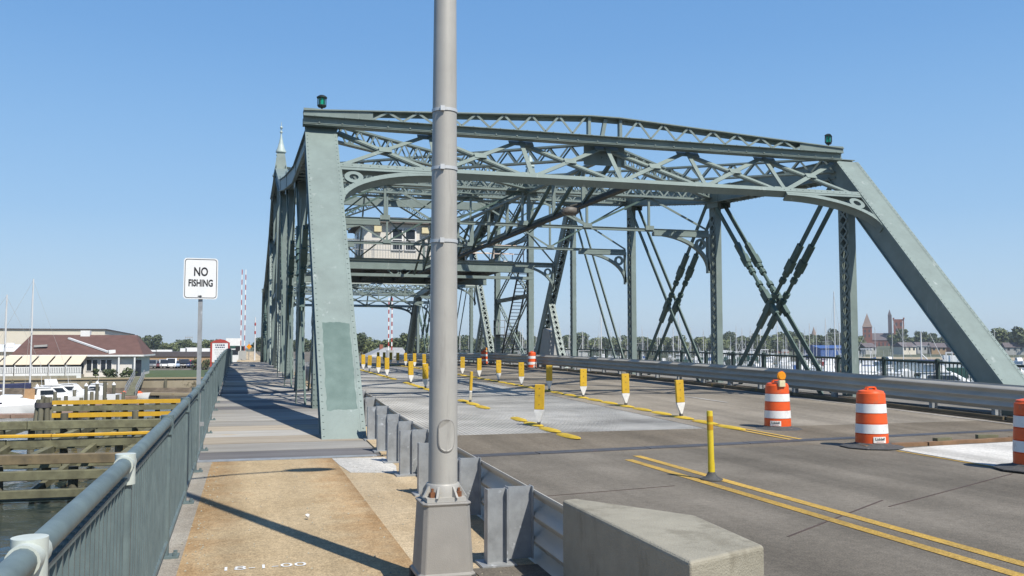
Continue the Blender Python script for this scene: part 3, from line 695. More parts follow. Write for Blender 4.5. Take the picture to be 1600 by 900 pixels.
# cross (sway) frames
def sway(yb, yt, zb, zt, N, heavy=2.3, hk=1.35, xin=.3):
    def F(x, z, n): t = (z - zb) / (zt - zb) if zt > zb else 0; return V((x, yb + (yt - yb) * max(0, t) - n, z))
    xa, xb = XL + xin, XR - xin
    mb = MB(); mb.prism([(xa, zb - .05), (xb, zb - .05), (xb, zb + .05), (xa, zb + .05)], F, -.05, .05)
    mb.prism([(xa, zb + .051), (xb, zb + .051), (xb, zb + .062), (xa, zb + .062)], F, -.08, .08)
    obj('sway_strut', mb, st, BR)
    for sx, x0 in ((1, xa), (-1, xb)):
        mb = MB(); K = 12; pts = [(x0 + heavy * sx * (1 - math.sin(i / K * math.pi / 2)), zb - .12 - hk * (1 - math.cos(i / K * math.pi / 2))) for i in range(K + 1)]
        for p, q in zip(pts, pts[1:]): ebar(mb, F, p[0], p[1], q[0], q[1], .12, -.09, .09)
        x1 = x0 + heavy * sx; mb.prism([(min(x0, x1), zb - .20), (max(x0, x1), zb - .20), (max(x0, x1), zb - .063), (min(x0, x1), zb - .063)], F, -.11, .11)
        x1 = x0 + .07 * sx; mb.prism([(min(x0, x1), zb - hk - .2), (max(x0, x1), zb - hk - .2), (max(x0, x1), zb - .2), (min(x0, x1), zb - .2)], F, -.09, .09)
        kb = obj('knee_brace', mb, st, BR)
        rg = MB(); ering(rg, F, x0 + .34 * sx, zb - .46, .22, .12, -.05, .05, 14); obj('bracket_ring', rg, st, kb)
    # top girder
    zt0 = zt - .1
    mb = MB()
    for z in (zt0, zt0 + .5): mb.prism([(xa, z - .035), (xb, z - .035), (xb, z + .035), (xa, z + .035)], F, -.14, .14)
    o = obj('sway_top_girder', mb, st, BR)
    lc = MB()
    for q in (-.12, .12): lc.lacing(F(xa, zt0, q) + V((0, 0, .25)), F(xb, zt0, q) + V((0, 0, .25)), (0, 0, 1), .46, .38, .055)
    obj('lacing', lc, M['lace'], o, kind='stuff')
    xs = [xa + (xb - xa) * i / N for i in range(N + 1)]
    for i in range(N + 1):
        if 0 < i < N:
            mb = MB(); ebar(mb, F, xs[i], zb + .06, xs[i], zt0, .08, -.04, .04); obj('sway_post', mb, st, BR)
            mb = MB(); mb.prism([(xs[i] - .17, zb + .0), (xs[i] + .17, zb + .0), (xs[i] + .17, zb + .16), (xs[i] - .17, zb + .16)], F, .085, .098); obj('gusset', mb, st, BR)
        if i < N:
            for q in (0, 1):
                if N == 6 and q == (i % 2): continue
                mb = MB(); ebar(mb, F, xs[i], (zb + .08) if q else zt0, xs[i + 1], zt0 if q else (zb + .08), .07, -.045 + .04 * q, -.01 + .04 * q); obj('sway_brace', mb, M['eye'] if q else st, BR)
for sg in (0, 1):
    f = (lambda y: y) if not sg else (lambda y: 2 * YC - y)
    sway(f(KY(2)), f(KY(2)), 6.0, 7.35, 6)
    sway(f(KY(3)), f(KY(3)), 6.1, 8.4, 4)
    sway(f(48.95), f(46.6), 6.4, 9.6, 4)
    mb = MB(); mb.box(XL + .2, XR - .2, f(KY(5)) - .15, f(KY(5)) + .15, 11.4, 11.95); obj('tower_cross_girder', mb, st, BR)
# dark trough beam along the middle, and the lamp under it
mb = MB(); mb.beam((9.75, 21.9, 5.93), (9.2, 50.4, 5.78), (1, 0, 0), .20, .05); mb.beam((9.75, 21.9, 6.0), (9.2, 50.4, 5.85), (1, 0, 0), .05, .09)
obj('conduit_trough', mb, M['dark'], BR)
mb = MB(); mb.beam((9.95, 23.5, 6.1), (9.5, 50.4, 6.25), (1, 0, 0), .1, .1); obj('conduit_pipe', mb, st, BR)
# centre-line truss standing on the trough
cxl = lambda y: 9.75 - (y - 21.9) * .0193
for i in range(11):
    y0, y1 = 22.84 + i * 2.625, 22.84 + (i + 1) * 2.625; zt_ = lambda y: 7.02 + (y - 22.8) * .022; zb_ = lambda y: 6.02 - (y - 22) * .005
    obj('centre_post', MB().beam((cxl(y0), y0, zb_(y0)), (cxl(y0), y0, zt_(y0)), (1, 0, 0), .11, .08), st, BR)
    obj('centre_brace', MB().beam((cxl(y1), y1, zb_(y1)), (cxl(y0), y0 + .06, zt_(y0)), (1, 0, 0), .10, .09), M['eye'], BR)
    obj('centre_chord', MB().beam((cxl(y0), y0, zt_(y0)), (cxl(y1), y1, zt_(y1)), (1, 0, 0), .16, .08), st, BR)
# platform for the control house
PZ = 6.82
mb = MB(); mb.box(5.3, 16.3, 52.9, 64.2, PZ - .12, PZ); obj('platform_floor', mb, M['dark'], BR)
for y in (52.86, 64.24):
    mb = MB(); mb.box(XL + .3, XR - .3, y - .1, y + .1, PZ - .58, PZ - .13); mb.box(XL + .3, XR - .3, y - .2, y + .2, PZ - .62, PZ - .585); mb.box(XL + .3, XR - .3, y - .18, y + .18, PZ - .126, PZ + .02); obj('platform_girder', mb, st, BR)
for x in (5.3, 7.6, 9.9, 12.2, 14.5):
    mb = MB(); mb.box(x - .12, x + .12, 53, 64.1, PZ - .5, PZ - .13); obj('platform_joist', mb, M['dark'], BR)
mb = MB(); mb.box(XL + .3, XR - .3, 52.7, 53.0, 5.78, 5.95); obj('platform_tie', mb, st, BR)
for sx in (8.2, 8.75):
    for q in (-1, 1):
        mb = MB(); mb.beam((sx, 52.8, PZ - 1.0), (sx + q * .9, 52.8, PZ - .2), (0, 1, 0), .06, .07); obj('platform_brace', mb, st, BR)
def bar_rail(pts, z0, h, m, name, parent, step=1.35, mid=(.5,), bal=0):
    mb = MB()
    for (a, b) in zip(pts, pts[1:]):
        a = V((*a, z0)); b = V((*b, z0))
        for f in (1.0,) + tuple(mid): mb.beam(a + V((0, 0, h * f)), b + V((0, 0, h * f)), (0, 0, 1), .05, .05)
        n = max(1, int((b - a).length / step))
        for i in range(n + 1): p = a.lerp(b, i / n); mb.beam(p, p + V((0, 0, h)), (1, 0, 0), .05, .05)
        if bal:
            n = int((b - a).length / bal)
            for i in range(n): p = a.lerp(b, i / n); mb.beam(p + V((0, 0, .08)), p + V((0, 0, h)), (1, 0, 0), .018, .018)
    return obj(name, mb, m, parent)
bar_rail([(5.4, 60), (5.4, 53.0), (11.6, 53.0)], PZ, 1.08, M['galv'], 'platform_rail', BR, bal=.16)
bar_rail([(12.4, 54.8), (12.4, 53.0), (16.2, 53.0)], PZ, 1.05, mat('pinkish_primer', (.66, .52, .43), .6, .15, 3), 'platform_rail', BR)
bar_rail([(13.6, 57.5), (16.8, 57.5)], PZ, 1.05, M['whitep'], 'platform_rail', BR)
# stair from the deck up the right tower
mb = MB(); a = V((XR + .1, 60.6, dz(60))); b = V((XR + .1, 55.6, 7.2))
for s in (-.35, .35): mb.beam(a + V((s, 0, 0)), b + V((s, 0, 0)), (1, 0, 0), .05, .2)
so_ = obj('access_stair', mb, M['dark'], BR)
stp = obj('stair_tread', MB().box(-.33, .33, -.11, .11, -.02, .02), M['galv'], so_, local=True)
for i in range(30):
    p = a.lerp(b, (i + .5) / 30) - OFF[BR.name]; o = stp if i == 0 else part_copy(stp, (0, 0, 0), so_); o.location = p
bar_rail([(XR - .3, 60.8), (XR - .3, 62.0), (XR + .5, 62.0)], dz(61) + 2.1, 1.0, M['galv'], 'landing_rail', BR)
mb = MB(); mb.box(XR - .3, XR + .6, 60.7, 62.1, dz(61) + 2.0, dz(61) + 2.08); obj('stair_landing', mb, M['dark'], BR)
mb = MB()
for s in (-.3, .3): mb.beam((XR + s, 61.6, dz(61)), (XR + s, 61.6, 2.5), (1, 0, 0), .05, .06)
for i in range(7): mb.beam((XR - .3, 61.6, .75 + i * .27), (XR + .3, 61.6, .75 + i * .27), (0, 1, 0), .04, .04)
obj('ladder', mb, M['galv'], BR)
mb = MB(); mb.lathe((9.35, YC, WZ - 1), [(6.5, 0), (6.5, 3.4), (6.2, 3.7)], 40); struct('pivot_pier', mb, M['conc'])
struct('rest_pier', MB().box(-3, 21, 9, 14.4, WZ - 1, -1.42), M['conc']); struct('rest_pier', MB().box(-3, 21, 102.3, 106, WZ - 1, -1.42), M['conc'])

# roadway luminaire under the trough
t = thing('roadway_luminaire', 'brown cobra head luminaire hanging under the dark trough beam', 'lamp', (9.05, 24.9, 5.66))
mb = MB(); mb.lathe((9.05, 24.9, 5.66), [(.02, -.14), (.16, -.13), (.27, -.06), (.28, 0), (.23, .08), (.09, .12)], 16, sq=.65); obj('housing', mb, mat('lamp_brown', (.13, .118, .105), .5, .2, 8), t)
mb = MB(); mb.tube((9.05, 24.9, 5.8), (9.4, 24.9, 5.9), .03, n=8); obj('arm', mb, M['dark'], t)
# control house
H = thing('control_house', 'small cream clapboard control house on the bridge platform with hipped grey roof and paired windows', 'cabin', (9.0, 56.5, PZ))
mb = MB(); mb.box(6.55, 11.4, 54.2, 59.2, PZ + .001, PZ + 2.35); obj('wall', mb, M['siding'], H)
mb = MB(); ex = .4
q = [(6.55 - ex, 54.2 - ex, PZ + 2.3), (11.4 + ex, 54.2 - ex, PZ + 2.3), (11.4 + ex, 59.2 + ex, PZ + 2.3), (6.55 - ex, 59.2 + ex, PZ + 2.3)]
mb.add(q + [(x, y, z + .12) for x, y, z in q] + [(8.5, 56.7, PZ + 3.05), (9.45, 56.7, PZ + 3.05)], [(3, 2, 1, 0), (0, 1, 5, 4), (1, 2, 6, 5), (2, 3, 7, 6), (3, 0, 4, 7), (4, 5, 9, 8), (6, 7, 8, 9), (5, 6, 9), (7, 4, 8)])
obj('roof', mb, mat('house_roof', (.20, .18, .165), .85, .2, 2), H)
for x in (8.55, 9.35):
    z0, z1 = PZ + .72, PZ + 1.95; mb = MB(); 
    for (a, b, c, d) in ((x - .36, x + .36, z0 - .07, z0), (x - .36, x + .36, z1, z1 + .07), (x - .36, x - .28, z0, z1), (x + .28, x + .36, z0, z1), (x - .28, x + .28, (z0 + z1) / 2 - .03, (z0 + z1) / 2 + .03)): mb.box(a, b, 54.12, 54.198, c, d)
    fr = obj('window', mb, M['whitep'], H); obj('pane', MB().box(x - .28, x + .28, 54.165, 54.19, z0, z1), M['glass'], fr)
for y in (55.4, 57.6):
    mb = MB(); mb.box(6.47, 6.548, y - .45, y + .45, PZ + .7, PZ + 2.0); fr = obj('window', mb, M['whitep'], H); obj('pane', MB().box(6.455, 6.469, y - .36, y + .36, PZ + .8, PZ + 1.9), M['glass'], fr)
for x in (7.35, 10.25):
    mb = MB(); mb.box(x - .22, x + .22, 53.95, 54.198, PZ + 1.75, PZ + 2.1); obj('floodlight_box', mb, M['batt'], H)
# navigation lanterns on the portal corners
def lantern(x, y, z, label, square):
    t = thing('navigation_lantern', label, 'lantern', (x, y, z), 'green navigation lanterns on the near portal')
    n = 4 if square else 12
    mb = MB(); mb.lathe((x, y, z), [(.08, 0), (.08, .02), (.025, .03), (.025, .12), (.09, .14), (.115, .17), (.115, .19)], n, smooth=False); obj('base', mb, M['ironblack'], t)
    mb = MB(); mb.lathe((x, y, z), [(.085, .192), (.085, .37)], n); obj('lens', mb, M['glassgreen'], t)
    mb = MB()
    for i in range(6): a = i * math.pi / 3; mb.tube((x + .102 * math.cos(a), y + .102 * math.sin(a), z + .19), (x + .102 * math.cos(a), y + .102 * math.sin(a), z + .37), .011, n=5)
    obj('guard', mb, M['ironblack'], t)
    mb = MB(); mb.lathe((x, y, z), [(.13, .372), (.13, .40), (.07, .44), (.02, .455)], n, smooth=False); obj('cap', mb, M['ironblack'], t)
lantern(1.66, YG, 7.50, 'round black lantern with green lens on the left end of the portal girder', False)
lantern(16.38, YG, 7.50, 'square black lantern with green lens on the right end of the portal girder', True)

# ------------------------------------------------------------------ left railing along the walk
RL = thing('walkway_railing', 'blue green pipe railing with dense upright bars along the left edge of the walk', 'railing', (-.7, 15, 0))
ry = [-6.4, -3.9, -1.4, .8, 2.88, 4.97, 7.68, 10.25, 12.75, 15.15, 17.6, 20.1, 22.6, 25.1]
while ry[-1] < 100: ry.append(ry[-1] + 2.6)
def rz(y): return dz(y) if y > 14 else 0.0
HR = 1.06
def rp(y, h): return V((XRAIL(y), y, rz(y) + h))
for i, y in enumerate(ry):
    mb = MB(); p = rp(y, 0)
    mb.tube(p + V((0, 0, -.02)), p + V((0, 0, HR - .06)), .034, n=10); ps = obj('post', mb, M['rail'], RL)
    mb = MB(); mb.box(p.x - .10, p.x + .11, y - .07, y + .07, p.z - .02, p.z + .018)
    for a, b in ((-.07, -.04), (.08, -.04), (.08, .04)): mb.tube(p + V((a, b, .01)), p + V((a, b, .045)), .016, n=6)
    obj('foot_plate', mb, M['rail'], ps)
    mb = MB(); pale = y in (2.88, 4.97)
    mb.tube(p + V((0, 0, HR - .10)), p + V((0, 0, HR + .052)), .049, n=18)
    dd = (rp(y + .1, HR) - rp(y - .1, HR)).normalized()
    mb.tube(p + V((0, 0, HR)) - dd * .085, p + V((0, 0, HR)) + dd * .075, .0465, n=16)
    obj('rail_fitting', mb, M['cap'] if pale else M['rail'], ps, label='pale cream painted rail fitting' if pale else None)
for a, b in zip(ry, ry[1:]):
    mb = MB(); mb.tube(rp(a, HR), rp(b, HR), .039, n=14); obj('top_rail', mb, M['rail'], RL)
    mb = MB(); mb.tube(rp(a, .11), rp(b, .11), .030, n=10); obj('bottom_rail', mb, M['rail'], RL)
    mb = MB(); q0, q1 = rp(a, HR - .075), rp(b, HR - .075); mb.beam(q0, q1, (1, 0, 0), .035, .02); obj('bar_channel', mb, M['rail'], RL)
bal = obj('baluster', MB().box(-.011, .011, -.011, .011, .11, HR - .06), M['rail'], RL, local=True)
ct = 0; rest = MB()
for a, b in zip(ry, ry[1:]):
    n = max(2, int(round((b - a) / .108)))
    for i in range(1, n):
        y = a + (b - a) * i / n; p = rp(y, 0)
        if y < 1.0 or ct >= 299:
            rest.box(p.x - .011, p.x + .011, y - .011, y + .011, p.z + .11, p.z + HR - .06); continue
        o = bal if ct == 0 else part_copy(bal, (0, 0, 0), RL); ct += 1; o.location = p - OFF[RL.name]
obj('baluster_run', rest, M['rail'], RL, kind='stuff')
# right railing beyond the far walk
RR = thing('harbour_railing', 'dark green railing with upright bars on the harbour side behind the guardrail', 'railing', (19.3, 40, 0))
XR2 = 19.35
ry2 = [8.0 + i * 2.32 for i in range(41)]
for y in ry2:
    mb = MB(); z = dz(y) + .05; mb.box(XR2 - .05, XR2 + .05, y - .05, y + .05, z, z + 1.04); mb.lathe((XR2, y, z + 1.04), [(.075, 0), (.075, .05), (.03, .08)], 8); obj('post', mb, M['rail2'], RR)
for a, b in zip(ry2, ry2[1:]):
    mb = MB(); mb.tube((XR2, a, dz(a) + 1.06), (XR2, b, dz(b) + 1.06), .036, n=8); obj('top_rail', mb, M['rail2'], RR)
    mb = MB(); mb.beam((XR2, a, dz(a) + .17), (XR2, b, dz(b) + .17), (1, 0, 0), .03, .04); obj('bottom_rail', mb, M['rail2'], RR)
bal2 = obj('baluster', MB().box(-.011, .011, -.011, .011, .17, 1.03), M['rail2'], RR, local=True)
ct = 0; rest = MB()
for a, b in zip(ry2, ry2[1:]):
    for i in range(1, 15):
        y = a + (b - a) * i / 15; z = dz(y)
        if ct >= 299 or y < 12: rest.box(XR2 - .011, XR2 + .011, y - .011, y + .011, z + .17, z + 1.03); continue
        o = bal2 if ct == 0 else part_copy(bal2, (0, 0, 0), RR); ct += 1; o.location = V((XR2, y, z)) - OFF[RR.name]
obj('baluster_run', rest, M['rail2'], RR, kind='stuff')

# ------------------------------------------------------------------ guardrails
def wprof(cnt):                 # rounded corrugated profile, from the top down
    n = cnt * 8; H_ = .185 * cnt
    return [(0, 0), (.0, -.012)] + [(.043 + .043 * math.cos(math.pi + 2 * math.pi * cnt * i / n), -.016 - H_ * i / n) for i in range(n + 1)] + [(0, -.024 - H_)]
def corrugated(path, ztop, cnt, side):
    P = wprof(cnt); rings = []
    for (x, y) in path:
        rings.append([(x + side * o, y, ztop(y) + z) for o, z in P] + [(x + side * (o - .010), y, ztop(y) + z) for o, z in reversed(P)])
    return MB().sweep(rings, smooth=True)
# left guardrail: posts and blockouts seen from behind
GL = thing('guardrail', 'galvanised steel guardrail with deep posts between the sidewalk and the road, seen from behind', 'guardrail', (2.1, 8, 0))
XG = lambda y: 2.11 + .0285 * (min(y, 20) - 6)
GT = .56
path = [(XG(y), y) for y in [5.78, 6.3, 7, 8.5, 10, 11.5, 13, 14.5, 16]] + [(XG(y), y) for y in range(18, 103, 4)]
segs = [path[0:5], path[4:8], path[7:12], path[11:18], path[17:]]
for sg in segs: obj('beam', corrugated(sg, lambda y: dz(y) + GT, 3 if sg[0][1] < 12 else 2, 1), M['beamgalv'], GL)
def wpost(mb, x0, x1, y, z0, z1, fl):    # web across, flanges at both ends (flanges run along the road)
    mb.box(x0 + .008, x1 - .008, y - .004, y + .004, z0, z1)
    mb.box(x0, x0 + .008, y - fl / 2, y + fl / 2, z0, z1); mb.box(x1 - .008, x1, y - fl / 2, y + fl / 2, z0, z1)
gy = [6.72, 8.55, 10.1, 11.65, 13.0, 14.35, 15.9] + [18 + i * 1.95 for i in range(43)]
for y in gy:
    z = dz(y) if y > 14 else 0; xb = XG(y) - .012
    mb = MB(); wpost(mb, xb - .365, xb - .205, y, z, z + .575, .105); ps = obj('post', mb, M['galv'], GL)
    if y < 20:
        mb = MB(); mb.box(xb - .42, xb - .15, y - .12, y + .12, z, z + .022); obj('base_plate', mb, M['galv'], ps)
    mb = MB(); wpost(mb, xb - .203, xb, y, z + .04, z + .585, .10); obj('blockout', mb, M['galv'], GL)
    if y < 20:
        mb = MB()
        for zz in (.15, .34, .50): mb.tube((xb - .19, y - .012, z + zz), (xb - .19, y - .03, z + zz), .014, n=6)
        obj('bolt', mb, M['galv'], ps, kind='stuff')
mb = MB(); mb.box(1.62, 2.6, 3.5, 6.62, -.004, .012); struct('asphalt_spill', mb, M['asph'])
# right guardrail facing the road
GR = thing('guardrail', 'long weathered steel guardrail beam in front of the right truss posts', 'guardrail', (16.0, 40, 0))
XG2 = lambda y: 16.1
P2 = [(XG2(y), y) for y in [-2, 2, 6, 10, 14, 18, 22, 26, 30, 34, 38, 42, 46, 50, 54, 58, 62, 66, 72, 80, 90, 102]]
for a in range(0, len(P2) - 1, 1): obj('beam', corrugated(P2[a:a + 2], lambda y: dz(y) + .785, 3, -1), M['beamgalv'], GR)
y = 1.0
while y < 101:
    mb = MB(); z = dz(y); wpost(mb, 16.13, 16.29, y, z + .02, z + .70, .11); mb.box(16.05, 16.40, y - .11, y + .11, z + .02, z + .05); obj('post', mb, M['galv'], GR)
    y += 1.95
# worn timber strip under the right guardrail
mb = MB(); y = -4
while y < 100:
    mb.beam((15.86, y, dz(y) + .055), (15.86, y + 3.9, dz(y + 3.9) + .055), (1, 0, 0), .14, .09); y += 4
struct('verge_timber', mb, M['woodbrown'])

# ------------------------------------------------------------------ lamp post
LX, LY = 1.31, 6.2
LP = thing('street_lamp', 'tall grey tapered aluminium lamp post on a square base beside the guardrail', 'street lamp', (LX, LY, 0), rz=0)
mb = MB(); b0, b1 = .182, .160; zb0, zb1 = .10, .60
def sq(r, z, c=.03): return [(LX + x, LY + y, z) for x, y in ((-r + c, -r), (r - c, -r), (r, -r + c), (r, r - c), (r - c, r), (-r + c, r), (-r, r - c), (-r, -r + c))]
mb.sweep([sq(b0 + .012, zb0), sq(b0 + .012, zb0 + .03), sq(b0, zb0 + .035), sq(b1, zb1 - .02), sq(b1 + .008, zb1 - .015), sq(b1 + .008, zb1)])
bs = obj('base', mb, M['alubase'], LP, bevel=.006)
mb = MB(); 
for x, y in ((-1, -1), (1, -1), (1, 1), (-1, 1)): mb.tube((LX + x * .172, LY + y * .172, 0.0), (LX + x * .172, LY + y * .172, .12), .028, n=8)
mb.box(LX - .24, LX + .24, LY - .24, LY + .24, 0.004, .03); obj('anchor_bolt', mb, M['rub'], bs, kind='stuff')
mb = MB(); mb.box(LX - b0 + .03, LX - b0 + .19, LY - b0 - .0, LY - b0 + .02, .2, .62)
mb = MB(); mb.box(LX - .135, LX + .135, LY - .135, LY + .135, zb1 + .001, zb1 + .03); mb.lathe((LX, LY, zb1 + .03), [(.118, 0), (.118, .075), (.112, .085)], 20)
fl = obj('shaft_shoe', mb, M['alu'], LP)
for i in range(4):
    a = math.pi / 4 + i * math.pi / 2
    for s in (-.35, .35):
        mb = MB(); c, n_ = V((math.cos(a + s), math.sin(a + s), 0)), V((-math.sin(a + s), math.cos(a + s), 0))
        o_ = V((LX, LY, zb1 + .03)); q = [o_ + c * .11, o_ + c * .168, o_ + c * .122 + V((0, 0, .07)), o_ + c * .11 + V((0, 0, .07))]
        mb.add([p + n_ * .008 for p in q] + [p - n_ * .008 for p in q], [(0, 1, 2, 3), (7, 6, 5, 4), (0, 4, 5, 1), (1, 5, 6, 2), (2, 6, 7, 3), (3, 7, 4, 0)]); obj('shoe_rib', mb, M['alu'], fl)
    mb = MB(); p = V((LX + .13 * math.cos(a), LY + .13 * math.sin(a), zb1 + .03)); mb.tube(p, p + V((0, 0, .035)), .02, n=6); mb.tube(p, p + V((0, 0, .06)), .009, n=6); obj('shoe_bolt', mb, M['rust'], fl)
mb = MB(); mb.lathe((LX, LY, zb1 + .11), [(.101, 0), (.0965, 1.0), (.0885, 2.2), (.080, 3.4), (.068, 5.5), (.055, 8.05)], 28); sh = obj('shaft', mb, M['alu'], LP)
for z in (2.39, 2.905, 3.32):
    mb = MB(); r = .101 - (z - .85) * .0062 + .003; mb.lathe((LX, LY, z - .011), [(r, 0), (r + .003, 0), (r + .003, .022), (r, .022)], 28, cap=False)
    mb.box(LX - .05, LX - .02, LY - r - .012, LY - r + .004, z - .017, z + .017); obj('steel_band', mb, M['stainless'], sh)
def oval(w_, h_, z, y0, r=.1): 
    o = []
    for i in range(28):
        t = 2 * math.pi * i / 28; x = w_ * math.cos(t); zz = h_ * (abs(math.sin(t)) ** .55) * (1 if math.sin(t) > 0 else -1)
        ang = -math.pi / 2 + .03 + x / r; o.append((LX + (r + y0) * math.cos(ang), LY + (r + y0) * math.sin(ang), z + zz))
    return o
mb = MB(); mb.sweep([oval(.062, .115, 1.045, -.02), oval(.062, .115, 1.045, .004), oval(.058, .110, 1.045, .0065)]); hc = obj('hand_hole_rim', mb, M['alubase'], sh)
mb = MB(); mb.sweep([oval(.053, .104, 1.045, .0), oval(.053, .104, 1.045, .0085)]); obj('hand_hole_cover', mb, M['alu'], hc)
mb = MB(); mb.tube((LX, LY, 7.9), (LX + 1.0, LY + .1, 8.35), .038, n=10); mb.tube((LX + 1.0, LY + .1, 8.35), (LX + 1.75, LY + .2, 8.45), .034, n=10); obj('arm', mb, M['alu'], LP)
mb = MB(); mb.lathe((0, 0, 0), [(.02, -.1), (.13, -.08), (.17, -.02), (.16, .05), (.06, .11)], 16)
mb.v = [(LX + 2.05 + x * 2.0, LY + .24 + y, 8.44 + z) for x, y, z in mb.v]; obj('lamp_head', mb, M['alu'], LP)

# ------------------------------------------------------------------ concrete end block
mb = MB(); poly = [(2.085, 4.05), (2.64, 4.28), (2.70, 5.16), (2.20, 5.96), (2.085, 5.92)]
mb.prism(poly, lambda x, y, d: V((x, y, d)), -.02, .605)
cb = obj('concrete_barrier', mb, M['conc'], bevel=.022, seg=3)
tag(cb, 'chunky grey concrete barrier end block at the near end of the guardrail', 'barrier')

mb = MB(); rg_ = random.Random(3)
for i in range(420):
    x = rg_.choice((rg_.gauss(1.75, .3), rg_.uniform(-.4, 1.9), rg_.gauss(-.38, .06))); y = rg_.uniform(3.5, 13.6); r = rg_.uniform(.004, .012); x = max(-.5, min(2.05, x))
    mb.add([(x - r, y - r, .006), (x + r, y - r * .6, .006), (x + r * .5, y + r, .006), (x, y, .008 + r)], [(0, 1, 3), (1, 2, 3), (2, 0, 3)])
obj('sidewalk_grit', mb, M['conc'], kind='stuff')
# ------------------------------------------------------------------ sign on the railing
SG = thing('no_fishing_sign', 'white NO FISHING sign on a thin steel pole outside the left railing', 'sign', (-.685, 13.98, 0))
sx_, sy_, sz_ = -.685, 13.93, 2.65
def rrect(w_, h_, r, k=5):
    o = []
    for cx, cy, a0 in ((w_ / 2 - r, h_ / 2 - r, 0), (-w_ / 2 + r, h_ / 2 - r, 90), (-w_ / 2 + r, -h_ / 2 + r, 180), (w_ / 2 - r, -h_ / 2 + r, 270)):
        for i in range(k + 1): a = R(a0 + 90 * i / k); o.append((cx + r * math.cos(a), cy + r * math.sin(a)))
    return o
sq_ = R(-3)
SF = lambda x, y, d: V((sx_ + x * math.cos(sq_), sy_ - d - x * math.sin(sq_), sz_ + y))
mb = MB(); mb.prism(rrect(.475, .60, .045), SF, -.003, 0); pn = obj('panel', mb, M['signw'], SG)
A, Bq = rrect(.445, .57, .04), rrect(.429, .554, .034); n = len(A)
mb = MB(); mb.add([SF(x, y, .0022) for x, y in A] + [SF(x, y, .0022) for x, y in Bq], [(i, (i + 1) % n, n + (i + 1) % n, n + i) for i in range(n)]); obj('border', mb, M['blk'], pn)
for txt, zz, s_, xs_ in (('NO', .095, .18, .70), ('FISHING', -.07, .142, .66)):
    lw = text_mb(txt, s_, lambda x, y, zz=zz, xs_=xs_: SF(x * xs_, y * .98 + zz, .0026), bold=.0045, sx=1.0)
    obj('lettering', lw, M['blk'], pn)
mb = MB(); mb.box(-.685 - .03, -.685 + .03, 13.98 - .022, 13.98 - .004, -.6, 2.93); mb.box(-.685 - .03, -.685 - .024, 13.98 - .006, 13.98 + .02, -.6, 2.93); mb.box(-.685 + .024, -.685 + .03, 13.98 - .006, 13.98 + .02, -.6, 2.93); obj('pole', mb, M['galv'], SG)
mb = MB(); mb.tube(SF(0, -.255, .0), SF(0, -.255, .012), .012, n=6); mb.box(sx_ - .035, sx_ + .02, sy_ - .008, sy_ - .0032, sz_ - .262, sz_ - .25); obj('sign_bolt', mb, M['rub'], pn)
mb = MB(); mb.box(-.715, -.60, 13.985, 14.01, .5, .56); obj('bracket', mb, M['galv'], SG)

# ------------------------------------------------------------------ yellow flexible post
FP = thing('flexible_post', 'slim yellow flexible marker post with amber bands on the double yellow line', 'marker post', (5.56, 10.2, 0))
o_ = (5.56, 10.2, .0)
mb = MB(); mb.lathe(o_, [(.14, .006), (.135, .02), (.075, .045), (.05, .085), (.046, .10)], 16); obj('base', mb, M['rub'], FP)
mb = MB(); mb.lathe(o_, [(.042, .09), (.042, .2), (.038, .26), (.038, .84), (.034, .855)], 14); mb.v = [(x - (z - .1) * .02, y, z) for x, y, z in mb.v]; obj('tube', mb, M['bol'], FP)
for za in (.62, .72):
    mb = MB(); mb.lathe((5.56 - (za - .08) * .02, 10.2, za), [(.0395, 0), (.0395, .07)], 14, cap=False); obj('band', mb, M['tape'], FP)

# ------------------------------------------------------------------ lane separator paddles and curbs
def paddle_parts(root):
    hw, th = .098, .034
    mb = MB(); mb.box(-hw, hw, -th, th, .30, .80); obj('panel', mb, M['pdl'], root, local=True, bevel=.008)
    mb = MB(); mb.prism([(-.016, .05), (.016, .05), (hw, .265), (hw, .299), (-hw, .299), (-hw, .265)], lambda x, y, d: V((x, d, y)), -th + .001, th - .001)
    tip = obj('tip', mb, M['pdw'], root, local=True)
    mb = MB(); mb.box(-.03, .03, -.03, .03, 0, .055); obj('foot', mb, M['rub'], root, local=True)
    mb = MB()
    for z in (.40, .58, .72): mb.tube((0, -th - .006, z), (0, -th + .004, z), .010, n=6)
    obj('rivet', mb, M['rub'], root, local=True, kind='stuff')
ORD = ['first', 'second', 'third', 'fourth', 'fifth', 'sixth', 'seventh', 'eighth', 'ninth', 'tenth', 'eleventh', 'twelfth', 'thirteenth', 'fourteenth', 'fifteenth', 'sixteenth', 'seventeenth', 'eighteenth']
proto = None
rowA = [17.35, 23.3, 29.7, 32.6, 38.6, 41.4, 44.7, 47.2, 50.3, 53.5, 56.5]
rowB = [18.35 + 3.07 * i for i in range(17)]
XA = lambda y: 5.62 + .004 * (y - 17); XB = lambda y: 9.27 + .001 * (y - 17)
def first_paddle(): 
    r = thing('lane_paddle', 'x', 'lane marker', (0, 0, 0), 'yellow paddles separating the lanes'); paddle_parts(r); return r
yaw_spec = {(0, 0): -28, (0, 1): 82}
